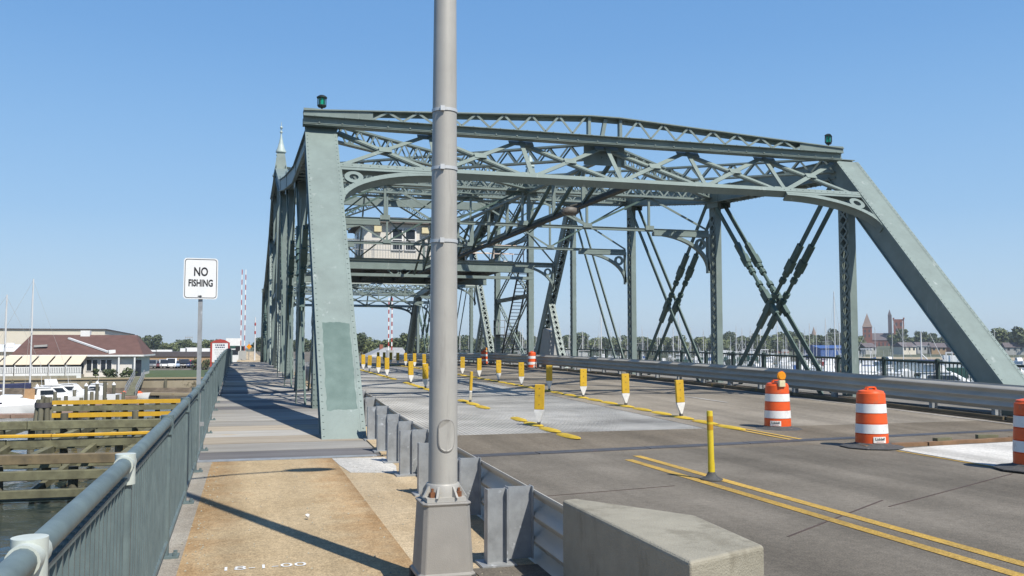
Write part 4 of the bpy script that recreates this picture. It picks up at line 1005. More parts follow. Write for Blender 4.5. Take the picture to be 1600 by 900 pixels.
for ri, (row, fx, nm) in enumerate(((rowA, XA, 'left'), (rowB, XB, 'right'))):
    for i, y in enumerate(row):
        lab = f'{ORD[i]} yellow paddle from the near end of the {nm} row'
        if (ri, i) == (0, 1): lab = 'yellow paddle in the left row twisted so only its thin edge shows'
        if (ri, i) == (0, 0): lab = 'nearest yellow paddle with white tip, standing alone at the front of the left row'
        if (ri, i) == (1, 0): lab = 'nearest yellow paddle of the right row, level with the striped drum'
        loc = (fx(y), y, dz(y) + .035); rot = R(yaw_spec.get((ri, i), random.uniform(-14, 14)))
        if proto is None: proto = first_paddle(); proto.location = loc; proto.rotation_euler = (0, 0, rot); proto['label'] = lab; r = proto
        else: r = dup(proto, loc, rot, lab)
        r.rotation_euler = (R(random.uniform(-2.5, 2.5)), R(random.uniform(-2, 2)), rot)
mb = MB(); rings = []
for j in range(9):
    t = -1 + 2 * j / 8; sc_ = max(.25, (1 - abs(t) ** 3) ** .5); rings.append([(x * sc_, t * .52, z * sc_ + .0) for x, z in ((-.125, 0), (-.105, .02), (-.05, .036), (.05, .036), (.105, .02), (.125, 0))])
mb.sweep(rings, smooth=True); cproto = obj('lane_curb', mb, M['curb'], None)
k = 0
for row, fx, ends, nm in ((rowA, XA, (15.6, 58), 'left'), (rowB, XB, (16.2, 66), 'right')):
    y = ends[0]; i = 0
    while y < ends[1]:
        gap = nm == 'left' and (18.9 < y < 21.2 or 24.6 < y < 28.0 or 34.0 < y < 36.6)
        if not gap:
            if k == 0: o = cproto
            else: o = cproto.copy(); COL.objects.link(o)
            o.location = (fx(y), y, dz(y) + .001); o.rotation_euler = (0, 0, R(random.uniform(-2, 2)) - .006)
            near = min(row, key=lambda q: abs(q - y)); rank = row.index(near); side = 'at the foot of' if abs(near - y) < .55 else ('just before' if y < near else 'just beyond')
            tag(o, f'low yellow rubber lane curb {side} the {ORD[rank]} paddle of the {nm} row', 'lane curb', 'low yellow curbs along the paddle rows'); k += 1
        y += 1.06

# ------------------------------------------------------------------ traffic drums
def drum_parts(root, light, txt, label_dir=-.62):
    H_ = .90; prof = lambda z: .265 - .045 * z / H_
    bands = [(.06, .24, 'ora'), (.24, .405, 'wht'), (.405, .57, 'ora'), (.57, .735, 'wht'), (.735, .90, 'ora')]
    body = MB(); pr_ = []
    for a, b, m_ in bands: pr_ += [(prof(a) + .004, a), (prof(b) + .004, b - .012), (prof(b) - .008, b - .006)]
    pr_[0] = (.26, .04); body.lathe((0, 0, 0), pr_ + [(.20, .925), (.12, .945), (.02, .95)], 28); bo = obj('drum_body', body, M['ora'], root, local=True)
    for a, b, m_ in bands:
        if m_ == 'wht':
            mb = MB(); mb.lathe((0, 0, 0), [(prof(a) + .0065, a + .003), (prof(b) + .0065, b - .014)], 28, cap=False); obj('reflective_band', mb, M['wht'], bo, local=True)
    mb = MB(); mb.lathe((0, 0, 0), [(.50, .006), (.505, .022), (.46, .035), (.31, .06), (.272, .085)], 10, smooth=False); obj('rubber_base', mb, M['rub'], root, local=True)
    mb = MB(); q = [(-.10, .945), (-.075, .985), (.075, .985), (.10, .945)]
    for p, p2 in zip(q, q[1:]): mb.beam((p[0], .0, p[1]), (p2[0], .0, p2[1]), (0, 1, 0), .06, .025)
    obj('handle', mb, M['ora'], root, local=True)
    f = lambda x, z, r: (r * math.cos(math.pi * 1.5 + label_dir * -1 + x / .26), r * math.sin(math.pi * 1.5 + label_dir * -1 + x / .26), z)
    mb = MB(); K = 10; zc_ = .145; rr = [(-.105 + .21 * i / K) for i in range(K + 1)]
    mb.add([f(x, zc_ - .05, prof(zc_) + .012) for x in rr] + [f(x, zc_ + .05, prof(zc_) + .008) for x in rr], [(i, i + 1, K + 2 + i, K + 1 + i) for i in range(K)])
    lb = obj('label', mb, M['lblw'], root, local=True)
    lt = text_mb(txt, .066, lambda x, y: f(x, zc_ + .012 + y, prof(zc_) + .0135), bold=.0008, sx=.92)
    obj('lettering', lt, M['blk'], lb, local=True)
    mb = MB(); mb.add([f(x, zc_ - .036, prof(zc_) + .0135) for x in (-.06, 0, .06)] + [f(x, zc_ - .026, prof(zc_) + .013) for x in (-.06, 0, .06)], [(0, 1, 4, 3), (1, 2, 5, 4)]); obj('underline', mb, M['red'], lb, local=True)
    if light:
        mb = MB(); mb.box(-.075, .055, -.26, -.17, .86, .99); obj('battery_box', mb, M['batt'], root, local=True, bevel=.01)
        mb = MB(); mb.tube((-.01, -.235, 1.08), (-.01, -.195, 1.08), .088, n=20); mb.tube((-.01, -.25, 1.08), (-.01, -.18, 1.08), .07, .07, n=20); ln = obj('lens', mb, M['amber'], root, local=True)
        mb = MB(); mb.tube((-.01, -.2, .98), (-.01, -.2, 1.0), .05, n=12); mb.tube((-.03, -.21, 1.165), (.03, -.21, 1.165), .012, n=6); obj('lens_mount', mb, M['red'], root, local=True)
GD = 'orange and white traffic drums'
d1 = thing('traffic_drum', 'orange and white drum with an amber warning light on top, beside the yellow lane line', 'traffic drum', (10.18, 15.95, 0), GD, R(-6)); drum_parts(d1, True, 'Liddell', .62)
d2 = thing('traffic_drum', 'orange and white drum without a light at the corner of the fresh white concrete', 'traffic drum', (9.90, 12.75, .0), GD, R(8)); drum_parts(d2, False, 'Liddell', .30)
dup(d2, (10.13, 9.75, .01), R(70), 'orange and white drum cut off by the right edge of the picture', GD)
dup(d2, (15.35, 48.6, dz(48)), R(40), 'small far orange and white drum against the guardrail by the leaning strut', GD)
dup(d1, (15.3, 59.2, dz(59)), R(30), 'farthest orange and white drum with a light, against the guardrail beside the stair', GD)
# barricade light and barrel between the left truss posts
t = thing('barricade_light', 'round amber barricade light on a grey drum beside the left end post', 'warning light', (2.35, 25.3, .2), rz=0)
mb = MB(); mb.lathe((2.2, 25.5, dz(25)), [(.22, 0), (.25, .2), (.25, .7), (.2, .85)], 18); obj('drum', mb, M['galv'], t)
mb = MB(); mb.tube((2.2, 25.42, dz(25) + 1.02), (2.2, 25.52, dz(25) + 1.02), .15, n=18); obj('lens', mb, M['amber'], t)
mb = MB(); mb.box(2.12, 2.28, 25.4, 25.54, dz(25) + .83, dz(25) + .9); mb.tube((2.24, 25.5, dz(25) + .9), (2.24, 25.5, dz(25) + 1.5), .012, n=6); obj('bracket', mb, M['bol'], t)

# ------------------------------------------------------------------ timber fender pier in the channel
def fender(name, label, loc): return thing(name, label, 'fender pier', loc)
FPR = fender('fender_pier', 'weathered greenish timber fender pier of stepped wales and cross braces below the railing', (-8, 44, WZ))
def wale(x0, x1, y, z, h=.30, d=.30, m=M['wood'], skew=-.02, nm='wale'):
    x = x0
    while x < x1 - .5:
        L = min(random.uniform(6.5, 9.5), x1 - x)
        if x1 - x - L < 2: L = x1 - x
        mb = MB(); mb.beam((x, y + skew * x, z + random.uniform(-.03, .03)), (x + L - .03, y + skew * (x + L), z + random.uniform(-.03, .03)), (0, 1, 0), d, h); obj(nm, mb, m, FPR, bevel=.02); x += L
X0, X1 = -26, 6
for (y, z, m_, d, h) in ((37.6, -3.80, 'wood', .3, .30), (37.9, -3.2, 'wood', .3, .34), (38.3, -2.62, 'woodbrown', .42, .36), (38.6, -4.25, 'wood', .3, .2)): wale(X0, X1, y, z, h, d, M[m_])
wale(X0, -3.0, 43.2, -2.15, .13, .32, M['woodyel']); wale(X0, X1, 43.3, -2.50, .34, .3); wale(X0, X1, 43.3, -3.4, .3, .3)
wale(X0, X1, 49.3, -2.18, .40, .32); wale(X0, X1, 49.4, -3.2, .3, .3); wale(X0, X1, 55.2, -2.75, .34, .3)
for y, top, st_ in ((38.9, -2.85, 2.3), (43.7, -2.05, 2.6), (49.9, -1.75, 3.1), (55.6, -2.5, 2.7)):
    x = X0 + random.random()
    while x < X1:
        mb = MB(); r = random.uniform(.15, .19); mb.tube((x, y - .02 * x, WZ - 1.2), (x + random.uniform(-.06, .06), y - .02 * x, top + random.uniform(-.25, .15)), r * 1.08, r, n=10); obj('pile', mb, M['pile'], FPR); x += st_ * random.uniform(.85, 1.2)
x = X0 + .8
while x < X1:
    for ya, yb, z in ((38.5, 43.4, -2.75), (43.5, 49.6, -2.55), (49.6, 55.4, -2.7)):
        mb = MB(); mb.beam((x, ya - .02 * x, z), (x + .1, yb - .02 * x, z), (0, 0, 1), .28, .28); obj('cross_tie', mb, M['wood'], FPR)
    for ya, yb in ((38.7, 43.4), (43.7, 49.5)):
        mb = MB(); s = random.choice((-1, 1)); mb.beam((x + .3, ya - .02 * x, -4.0 if s > 0 else -2.6), (x + 1.9, yb - .02 * x, -2.6 if s > 0 else -4.0), (1, 0, 0), .2, .26); obj('brace', mb, M['wood'], FPR)
    x += 3.4
FY = 66.0
FP2 = fender('yellow_fender', 'timber fender with two bright yellow horizontal boards and a dark face', (-5, FY, WZ))
FPR = FP2
for z, m_, h in ((-2.02, 'woodyel', .26), (-2.86, 'woodyel', .30), (-2.42, 'wood', .34), (-3.35, 'wood', .32), (-3.85, 'wood', .3)):
    mb = MB(); mb.beam((-12.35, FY + .12, z), (-2.0, FY - .10, z), (0, 1, 0), .26 if m_ == 'woodyel' else .3, h); obj('yellow_board' if m_ == 'woodyel' else 'wale', mb, M[m_], FP2)
    mb = MB(); mb.beam((-1.97, FY - .10, z), (5.0, FY - .25, z), (0, 1, 0), .26 if m_ == 'woodyel' else .3, h); obj('yellow_board' if m_ == 'woodyel' else 'wale', mb, M[m_], FP2)
for i in range(16):
    x = -12.0 + i * 1.02; mb = MB(); mb.tube((x, FY + .38, WZ - 1), (x, FY + .38, -1.95 - random.random() * .3), .17, n=9); obj('pile', mb, M['pile'], FP2)
for i in range(14):
    mb = MB(); x = -11.6 + i * 1.05; mb.beam((x, FY + 3.4, WZ - .8), (x, FY + 3.4, -2.7 - random.random() * .5), (1, 0, 0), .3, .3); obj('rear_post', mb, M['wood'], FP2)
def dolphin(x, y, zt, label, n=7):
    t = thing('pile_dolphin', label, 'piling', (x, y, WZ))
    for i in range(n):
        a = i * 2 * math.pi / n; mb = MB(); mb.tube((x + .62 * math.cos(a), y + .62 * math.sin(a), WZ - 1), (x + .36 * math.cos(a), y + .36 * math.sin(a), zt - random.random() * .25), .2, .18, n=10); obj('pile', mb, M['pile'], t)
    mb = MB(); mb.lathe((x, y, zt - .75), [(.62, 0), (.62, .35)], 14, cap=False); mb.lathe((x, y, zt - .75), [(.56, .35), (.56, 0)], 14, cap=False); obj('wire_wrap', mb, M['dband'], t)
dolphin(-14.1, 72.5, -1.95, 'thick cluster of green piles bound together beside the white sailboat')

# ------------------------------------------------------------------ land beyond the channel
def pol(u, D):
    b = math.atan((u - 800) / 1410) + .2838; return D * math.sin(b), D * math.cos(b)
def slab(name, poly, z, th, m): return struct(name, MB().prism(poly, lambda x, y, d: V((x, y, d)), z - th, z), m)
GZ = -2.35
slab('ground', [(-300, 121.5), (-28, 121.5), (-1.3, 121.5), (-1.3, 106.2), (19.6, 106.2), (19.6, 112), (64, 150), (90, 230), (110, 420), (-300, 420)], GZ, 4, M['land'])
slab('lawn', [(-15.5, 122.4), (-4, 122.4), (-4.8, 166), (-19.5, 166)], GZ + .03, .02, M['lawn'])
slab('lawn', [(-24, 124.5), (-16.2, 124.5), (-16.6, 129), (-24, 129)], GZ + .03, .02, M['lawn'])
slab('path', [(-16.1, 122.5), (-15.6, 122.5), (-13.2, 133), (-14.0, 133)], GZ + .05, .02, M['conc'])
slab('car_park', [(-26, 168), (-5, 168), (-5.5, 197), (-26, 197)], GZ + .02, .02, M['asph'])
struct('far_road', MB().box(-1.2, 19.6, 102.3, 330, GZ - 1, -.02), M['asph'])
struct('far_walk', MB().box(-1.2, 2.0, 102.35, 330, -.02, .05), M['kerbc'])
SW = thing('seawall', 'tan concrete seawall with dark stains and a timber cap along the lawn', 'seawall', (-20, 121, WZ))
for i in range(16):
    x = -70 + i * 4.3; mb = MB(); mb.box(x, x + 4.26, 121.0, 121.6, WZ - 1, GZ + .02); obj('wall_panel', mb, M['stonewall'], SW)
    mb = MB(); mb.box(x, x + 4.27, 120.85, 121.5, GZ + .021, GZ + .2); obj('cap_timber', mb, M['sand'], SW)
    mb = MB(); mb.box(x - .15, x + .15, 120.7, 120.99, WZ - 1, GZ - .05); obj('fender_post', mb, M['pile'], SW)
# bank sloping to the water in front of the wall on the left
mb = MB(); mb.add([(-80, 114, WZ - .3), (-17, 117.5, WZ - .3), (-15, 120.6, -3.35), (-80, 120.6, -3.1), (-2, 117.0, WZ - .2), (-2, 120.6, -3.5)], [(0, 1, 2, 3), (1, 4, 5, 2)]); struct('mud_bank', mb, M['dirt'])
# far shore and hill on the harbour side
pts = [pol(u, D) for u, D in ((640, 430), (760, 470), (900, 480), (1100, 500), (1250, 540), (1400, 430), (1600, 400), (1900, 420))]
back = [pol(u, 2600) for u in (1900, 1300, 700, 400)]
slab('shore', pts + back, -3.3, 3, M['hill'])
slab('beach', [pol(1330, 408), pol(1460, 376), pol(1640, 356), pol(1900, 360), pol(1900, 470), pol(1340, 470)], -3.1, 3, M['sand'])
mb = MB(); nA, nB = 40, 9; vs = []
for j in range(nB):
    for i in range(nA):
        u = 380 + i * 40; D = 600 + j * 130; x, y = pol(u, D)
        hgt = (1.5 + 5.0 * max(0, min(1, (u - 1050) / 220))) * math.sin(min(1, j / 4) * math.pi / 2) + 1.1 * math.sin(i * 1.3) * (j > 0)
        vs.append((x, y, -3.4 + hgt))
mb.add(vs, [(j * nA + i, j * nA + i + 1, (j + 1) * nA + i + 1, (j + 1) * nA + i) for j in range(nB - 1) for i in range(nA - 1)], True); struct('hill', mb, M['hill'])
slab('far_land', [(-900, 430), (110, 430), (200, 640), (200, 2500), (-1400, 2500)], -2.2, 3, M['hill'])

# ------------------------------------------------------------------ trees
def crown_mesh(seed, h, wd, n, leaf, squat=1.0):
    rnd = random.Random(seed); mb = MB(); blobs = []
    for i in range(11):
        a = rnd.random() * 6.283; r = rnd.random() ** .6 * wd * .62; zz = h * (.38 + .5 * rnd.random())
        blobs.append((r * math.cos(a), r * math.sin(a), zz, wd * (.34 + .24 * rnd.random()) * (1 - .35 * max(0, zz / h - .6))))
    blobs.append((0, 0, h * .72, wd * .5))
    for i in range(n):
        bx, by, bz, br = rnd.choice(blobs); d = V((rnd.gauss(0, 1), rnd.gauss(0, 1), rnd.gauss(0, 1))).normalized(); rr = br * (.72 + .34 * rnd.random())
        p = V((bx, by, bz)) + V((d.x * rr, d.y * rr, d.z * rr * .8 * squat)); s = leaf * (.6 + .8 * rnd.random())
        t = (d + V((rnd.gauss(0, .5), rnd.gauss(0, .5), rnd.gauss(0, .5)))).normalized(); u_ = t.orthogonal().normalized(); v_ = t.cross(u_); an = rnd.random() * 6.28
        e1 = (u_ * math.cos(an) + v_ * math.sin(an)) * s; e2 = t.cross(e1.normalized()) * s * .7
        mb.add([p - e1, p - e2, p + e1 * .9, p + e2], [(0, 1, 2, 3)])
    return mb
def make_tree(seed, h, wd, m, label, group, n=900, leaf=.62):
    t = thing('tree', label, 'tree', (0, 0, 0), group)
    mb = MB(); mb.tube((0, 0, -.4), (0, 0, h * .6), wd * .075, wd * .03, n=7)
    rnd = random.Random(seed)
    for i in range(4): a = rnd.random() * 6.28; mb.tube((0, 0, h * (.22 + .08 * i)), (wd * .5 * math.cos(a), wd * .5 * math.sin(a), h * (.45 + .1 * i)), wd * .035, wd * .01, n=5)
    obj('trunk', mb, M['trunk'], t, local=True)
    me = crown_mesh(seed, h, wd, n, leaf)
    m_ = bpy.data.meshes.new('crown'); m_.from_pydata(me.v, [], me.f); m_.materials.append(m); o = bpy.data.objects.new('crown', m_); COL.objects.link(o); o.parent = t
    return t
LT = [('broad round leafy tree in the dense line on the far shore', 'round trees along the far shore'), ('taller dark leafy tree in the line on the far shore', 'taller dark trees along the far shore')]
protos = []
for i, (h, wd, m_) in enumerate(((10, 5.6, 'leaf'), (11, 5.0, 'leaf2'), (9, 5.8, 'leaf'), (12.5, 5.2, 'leaf2'), (8.5, 4.6, 'leaf'))):
    protos.append(make_tree(40 + i, h, wd, M[m_], LT[m_ == 'leaf2'][0], LT[m_ == 'leaf2'][1]))
used = set()
rt = random.Random(5)
SEGS = [(820, 'between the tower and the fourth right truss post'), (898, 'left of the fourth right truss post'), (988, 'between the third and fourth right truss posts'), (1120, 'between the second and third right truss posts'), (1325, 'between the first and second right truss posts'), (1480, 'between the first right truss post and the end post'), (9999, 'right of the right end post')]
def plant(i, x, y, z, s, lab=None, grp=None, seg=None):
    if seg:
        w_ = [n_ for lim, n_ in SEGS if seg < lim][0]; kind_ = 'round mid green' if i in (0, 2, 4) else 'taller dark green'
        w_ = w_.replace('the ', '', 2); lab = f'{kind_} tree on the far shore {w_}'; grp = f'{kind_} far trees {w_}'
    if i not in used: r = protos[i]; used.add(i); r.location = (x, y, z); r.rotation_euler = (0, 0, rt.random() * 6.28); r.scale = (s, s, s)
    else: r = dup(protos[i], (x, y, z), rt.random() * 6.28, scale=s)
    if lab: r['label'] = lab
    if grp: r['group'] = grp
    return r
for a, b, D0, D1, st_, zg in ((660, 1345, 520, 575, 9.5, -3.2), (700, 1200, 590, 640, 13, -2.4), (1110, 1345, 600, 720, 9, -.8), (1390, 1475, 640, 760, 9, .6), (1230, 1345, 800, 900, 12, 2.0), (1440, 1620, 620, 760, 15, .2), (1560, 1610, 560, 600, 14, -2), (1120, 1240, 560, 600, 15, -2.6)):
    u = a
    while u < b:
        D = rt.uniform(D0, D1); x, y = pol(u, D); plant(rt.randrange(5), x, y, zg, rt.uniform(.75, 1.22), seg=u); u += st_ * rt.uniform(.7, 1.35)
for a, b, D0, D1, st_ in ((196, 345, 430, 520, 8), ):
    u = a
    while u < b:
        x, y = pol(u, rt.uniform(D0, D1)); plant(rt.randrange(5), x, y, -2.3, rt.uniform(.62, .85), 'leafy tree in the low line behind the long tan building', 'trees behind the long tan building'); u += st_ * rt.uniform(.7, 1.3)
for a, b, D0, D1, st_ in ((520, 660, 250, 330, 11), (405, 520, 345, 420, 9)):
    u = a
    while u < b:
        x, y = pol(u, rt.uniform(D0, D1)); plant(rt.randrange(5), x, y, -2.3, rt.uniform(.55, .72), 'green tree beyond the far end of the bridge, behind the gabled house' if a > 500 else 'green tree at the far end of the road behind the left truss', 'trees beyond the far end of the bridge' if a > 500 else 'trees at the far end of the road'); u += st_ * rt.uniform(.7, 1.3)
def bush(x, y, z, h, wd, label, m='leaf2'):
    t = thing('shrub', label, 'shrub', (x, y, z)); me = crown_mesh(hash((round(x), round(y))) % 999, h, wd, 320, .16); m_ = bpy.data.meshes.new('foliage'); m_.from_pydata([(a, b, max(0.02, c - h * .25)) for a, b, c in me.v], [], me.f); m_.materials.append(M[m]); o = bpy.data.objects.new('foliage', m_); COL.objects.link(o); o.parent = t
    obj('stem', MB().tube((0, 0, -.1), (0, 0, h * .5), .06, .03, n=6), M['trunk'], t, local=True)
for (u, D, h, wd, lab) in ((174, 131.5, 1.5, 1.0, 'round dark shrub at the middle of the white restaurant wall'), (203, 131.5, 1.4, 1.2, 'wide low shrub under the right restaurant wall panel'), (152, 131, 1.6, .38, 'slim pointed evergreen shrub between the restaurant windows'), (309, 168, 2.9, 1.3, 'tall dark shrub left of the sign pole by the parked cars'), (323, 168, 2.4, 1.2, 'dark shrub just right of the sign pole by the tan building')):
    x, y = pol(u, D); bush(x, y, GZ, h, wd, lab)

# ------------------------------------------------------------------ restaurant
RS = thing('restaurant', 'white waterfront restaurant with a big brown hipped roof and two pairs of dark windows', 'restaurant', (-20, 138, GZ))
EZ, RZ = .50, 3.35
mb = MB(); mb.box(-29.3, -14.3, 133, 147, GZ, EZ + .1); obj('wall', mb, M['hwall'], RS)
q = [(-30, 132.3, EZ), (-13.7, 132.3, EZ), (-13.7, 148, EZ), (-30, 148, EZ), (-28.9, 139, RZ), (-15.4, 139, RZ), (-15.4, 141, RZ), (-28.9, 141, RZ)]
mb = MB(); mb.hexa(q); rf = obj('roof', mb, M['roofb'], RS)
mb = MB(); mb.box(-30.02, -13.68, 132.2, 132.29, EZ - .12, EZ + .1); mb.box(-13.69, -13.6, 132.2, 148, EZ - .12, EZ + .1); obj('fascia', mb, M['whitep'], RS)
mb = MB(); a, b = V((-23.9, 137.5, 2.85)), V((-18.2, 133.1, .98)); mb.beam(a, b, (0, 0, 1), .22, .35); mb.beam(b, b + V((.8, .3, .05)), (0, 0, 1), .5, .6); obj('white_fascia', mb, M['whitep'], rf)
mb = MB(); mb.box(-22.6, -21.4, 138.5, 139.8, 3.1, 3.95); obj('vent_box', mb, M['whitep'], rf)
mb = MB(); mb.beam((-27.6, 134.6, 1.75), (-26.0, 134.6, 1.85), (0, 1, 0), .5, .28); obj('roof_unit', mb, M['grey'], rf)
for u in (141, 149.5, 163.5, 172):
    x = pol(u, 134)[0]; mb = MB()
    for (p, q_, r, s_) in ((x - .40, x + .40, -1.62, -1.55), (x - .40, x + .40, -.06, .02), (x - .40, x - .33, -1.55, -.06), (x + .33, x + .40, -1.55, -.06)): mb.box(p, q_, 132.9, 132.99, r, s_)
    fr = obj('window', mb, M['whitep'], RS); obj('pane', MB().box(x - .33, x + .33, 132.95, 132.985, -1.55, -.06), M['glass'], fr)
for u in (187, 212):
    x = pol(u, 133)[0]; obj('porch_column', MB().box(x - .1, x + .1, 132.3, 132.5, GZ, EZ - .13), M['whitep'], RS)
x0, x1 = pol(213, 133)[0], pol(222, 133)[0]; obj('entrance', MB().box(x0, x1, 132.9, 132.98, GZ, -.1), M['glass'], RS)
AW = thing('awning_terrace', 'cream awnings over a dining terrace behind white fence panels', 'terrace', (-28, 129, GZ))
mb = MB(); mb.box(-42, -21.1, 127.2, 132.9, GZ - .3, GZ + .35); obj('terrace_floor', mb, M['conc'], AW)
obj('interior_shade_panel', MB().box(-42, -21.2, 132.6, 132.88, GZ + .36, EZ - .2), M['glass'], AW)  # dark panel standing in for the shaded interior under the awnings
x = -42
while x < -21.4:
    mb = MB(); mb.hexa([(x, 127.4, -.62), (x + 1.72, 127.4, -.62), (x + 1.72, 132.2, .46), (x, 132.2, .46), (x, 127.4, -.55), (x + 1.72, 127.4, -.55), (x + 1.72, 132.2, .53), (x, 132.2, .53)]); obj('awning', mb, M['awn'], AW)
    mb = MB(); mb.box(x - .06, x + .06, 127.5, 127.62, GZ + .35, -.63); obj('post', mb, M['whitep'], AW)
    mb = MB(); mb.box(x + .08, x + 1.86, 127.22, 127.27, GZ - .3, GZ + .66); obj('fence_panel', mb, M['whitep'], AW)
    mb = MB(); mb.box(x + .08, x + 1.86, 127.3, 127.34, GZ + 1.38, GZ + 1.48)
    for i in range(9): mb.box(x + .1 + i * .2, x + .24 + i * .2, 127.3, 127.33, GZ + .7, GZ + 1.38)
    obj('fence_lattice', mb, M['whitep'], AW); x += 1.96
for i, u in enumerate((20, 27, 34)):
    x, y = pol(u, 130); t = thing('diner', 'x', 'person', (x, y, GZ + .35)) if False else None
WH = thing('warehouse', 'large cream metal warehouse with a low pitched roof behind the restaurant', 'warehouse', (-60, 200, GZ))
mb = MB(); mb.add([(-130, 185, GZ), (-26, 185, GZ), (-26, 230, GZ), (-130, 230, GZ), (-130, 185, 4.9), (-26, 185, 4.9), (-26, 230, 4.5), (-130, 230, 4.5)], [(0, 1, 5, 4), (1, 2, 6, 5), (2, 3, 7, 6), (3, 0, 4, 7), (4, 5, 6, 7)]); obj('wall', mb, M['ware'], WH)
mb = MB(); mb.beam((-130, 184.9, 4.98), (-25.8, 184.9, 4.98), (0, 1, 0), .3, .16); mb.beam((-25.9, 185.1, 4.98), (-25.9, 230, 4.58), (1, 0, 0), .3, .16); obj('roof_trim', mb, M['dband'], WH)
t = thing('boat_shed', 'low white shed roof at the left edge between the masts', 'shed', (-40, 160, GZ)); mb = MB(); mb.hexa([(-60, 158, .9), (-33.6, 158, .9), (-33.2, 164, 1.9), (-60, 164, 1.9), (-60, 158, 1.05), (-33.6, 158, 1.05), (-33.2, 164, 2.05), (-60, 164, 2.05)]); obj('roof', mb, M['white'], t); mb = MB(); mb.box(-60, -34, 159, 164, GZ, .88); obj('wall', mb, M['ware'], t)
for i in range(4): obj('vent', MB().box(-46 + i * 3, -45 + i * 3, 161, 161.8, 1.62, 2.3), M['white'], t)
TB = thing('tan_building', 'long low tan building with a dark fascia band beyond the parked cars', 'building', (-16, 205, GZ))
obj('wall', MB().box(-27, -6.2, 200, 216, GZ - .6, -.35), M['tan'], TB); obj('fascia', MB().box(-27.1, -6.1, 199.8, 216.1, -.349, .68), M['dband'], TB)
for i, (x, w_, h) in enumerate(((-22, 2.6, .6), (-19.2, 1.0, .35), (-17, 3.0, .4), (-13.2, 1.3, .7), (-11.5, 2.6, .85), (-8.7, 1.6, .7))): obj('roof_unit', MB().box(x - w_ / 2, x + w_ / 2, 204, 206, .681, .68 + h), M['white'], TB)
lw = text_mb('COASTAL', .62, lambda x, y: V((-8.6 + x * .9, 199.77, .17 + y)), bold=.01) if False else None
t = thing('pylon_frame', 'far off dark H frame utility pylon above the trees left of the sign pole', 'pylon', (*pol(296, 520), -2)); x, y = pol(296, 520)
for d in (-1.6, -.5, .5, 1.6): obj('leg', MB().tube((x + d, y, -2), (x + d, y, 7.6), .11, n=6), M['grey'], t)
obj('crossarm', MB().box(x - 2, x + 2, y - .1, y + .1, 6.6, 6.9), M['grey'], t)

# parked cars in front of the tan building
def car(label, x, y, z, rz_, col, tall=0.0):
    t = thing('parked_car', label, 'car', (x, y, z), 'cars parked in front of the tan building', rz_)
    L, W_, H_ = 4.5, 1.8, 1.42 + tall
    side = [(-2.25, .35), (2.2, .35), (2.25, .62), (2.1, .82), (1.15, .93), (.55, H_ - .03), (-.9, H_), (-1.75, .98 + tall * .6), (-2.22, .9)]
    mb = MB(); mb.prism(side, lambda a, b, d: V((a, d, b)), -W_ / 2, W_ / 2); obj('body', mb, col, t, local=True, bevel=.07, seg=2)
    mb = MB(); mb.hexa([(1.16, -.72, .96), (1.16, .72, .96), (.62, .66, H_ - .08), (.62, -.66, H_ - .08), (1.19, -.72, .98), (1.19, .72, .98), (.66, .66, H_ - .05), (.66, -.66, H_ - .05)]); obj('windscreen', mb, M['glass'], t, local=True)
    mb = MB(); mb.prism([(.85, .98), (.45, H_ - .1), (-.85, H_ - .1), (-1.35, 1.0)], lambda a, b, d: V((a, d, b)), -W_ / 2 - .005, W_ / 2 + .005); obj('side_window', mb, M['glass'], t, local=True)
    for a in (-1.4, 1.4):
        for b in (-.82, .82): obj('wheel', MB().tube((a, b - .1, .33), (a, b + .1, .33), .33, n=14), M['rub'], t, local=True)
    for b in (-.62, .62): obj('headlight', MB().box(2.18, 2.27, b - .16, b + .16, .62, .76), M['whitep'], t, local=True)
cc = {'silver': mat('car_silver', (.45, .46, .47), .3, .05, 2, metal=.4), 'white': M['white'], 'dark blue': mat('car_blue', (.03, .05, .12), .25, .05, 2), 'maroon': mat('car_maroon', (.12, .03, .035), .25, .05, 2), 'black': mat('car_black', (.02, .02, .022), .25, .05, 2), 'grey': mat('car_grey', (.16, .17, .18), .3, .05, 2), 'pale blue': mat('car_pale', (.3, .38, .5), .3, .05, 2), 'red': mat('car_red', (.35, .03, .03), .3, .05, 2)}
for i, (u, c_, tl) in enumerate(((240, 'grey', .2), (249, 'maroon', .0), (258, 'silver', .25), (270, 'white', .45), (280, 'pale blue', 0), (289, 'black', .3), (298, 'dark blue', 0), (306, 'red', .1))):
    x, y = pol(u, 182); car(f'{c_} car parked nose out in front of the tan building', x, y, GZ, R(-90 + 4 * (i % 3)), cc[c_], tl)

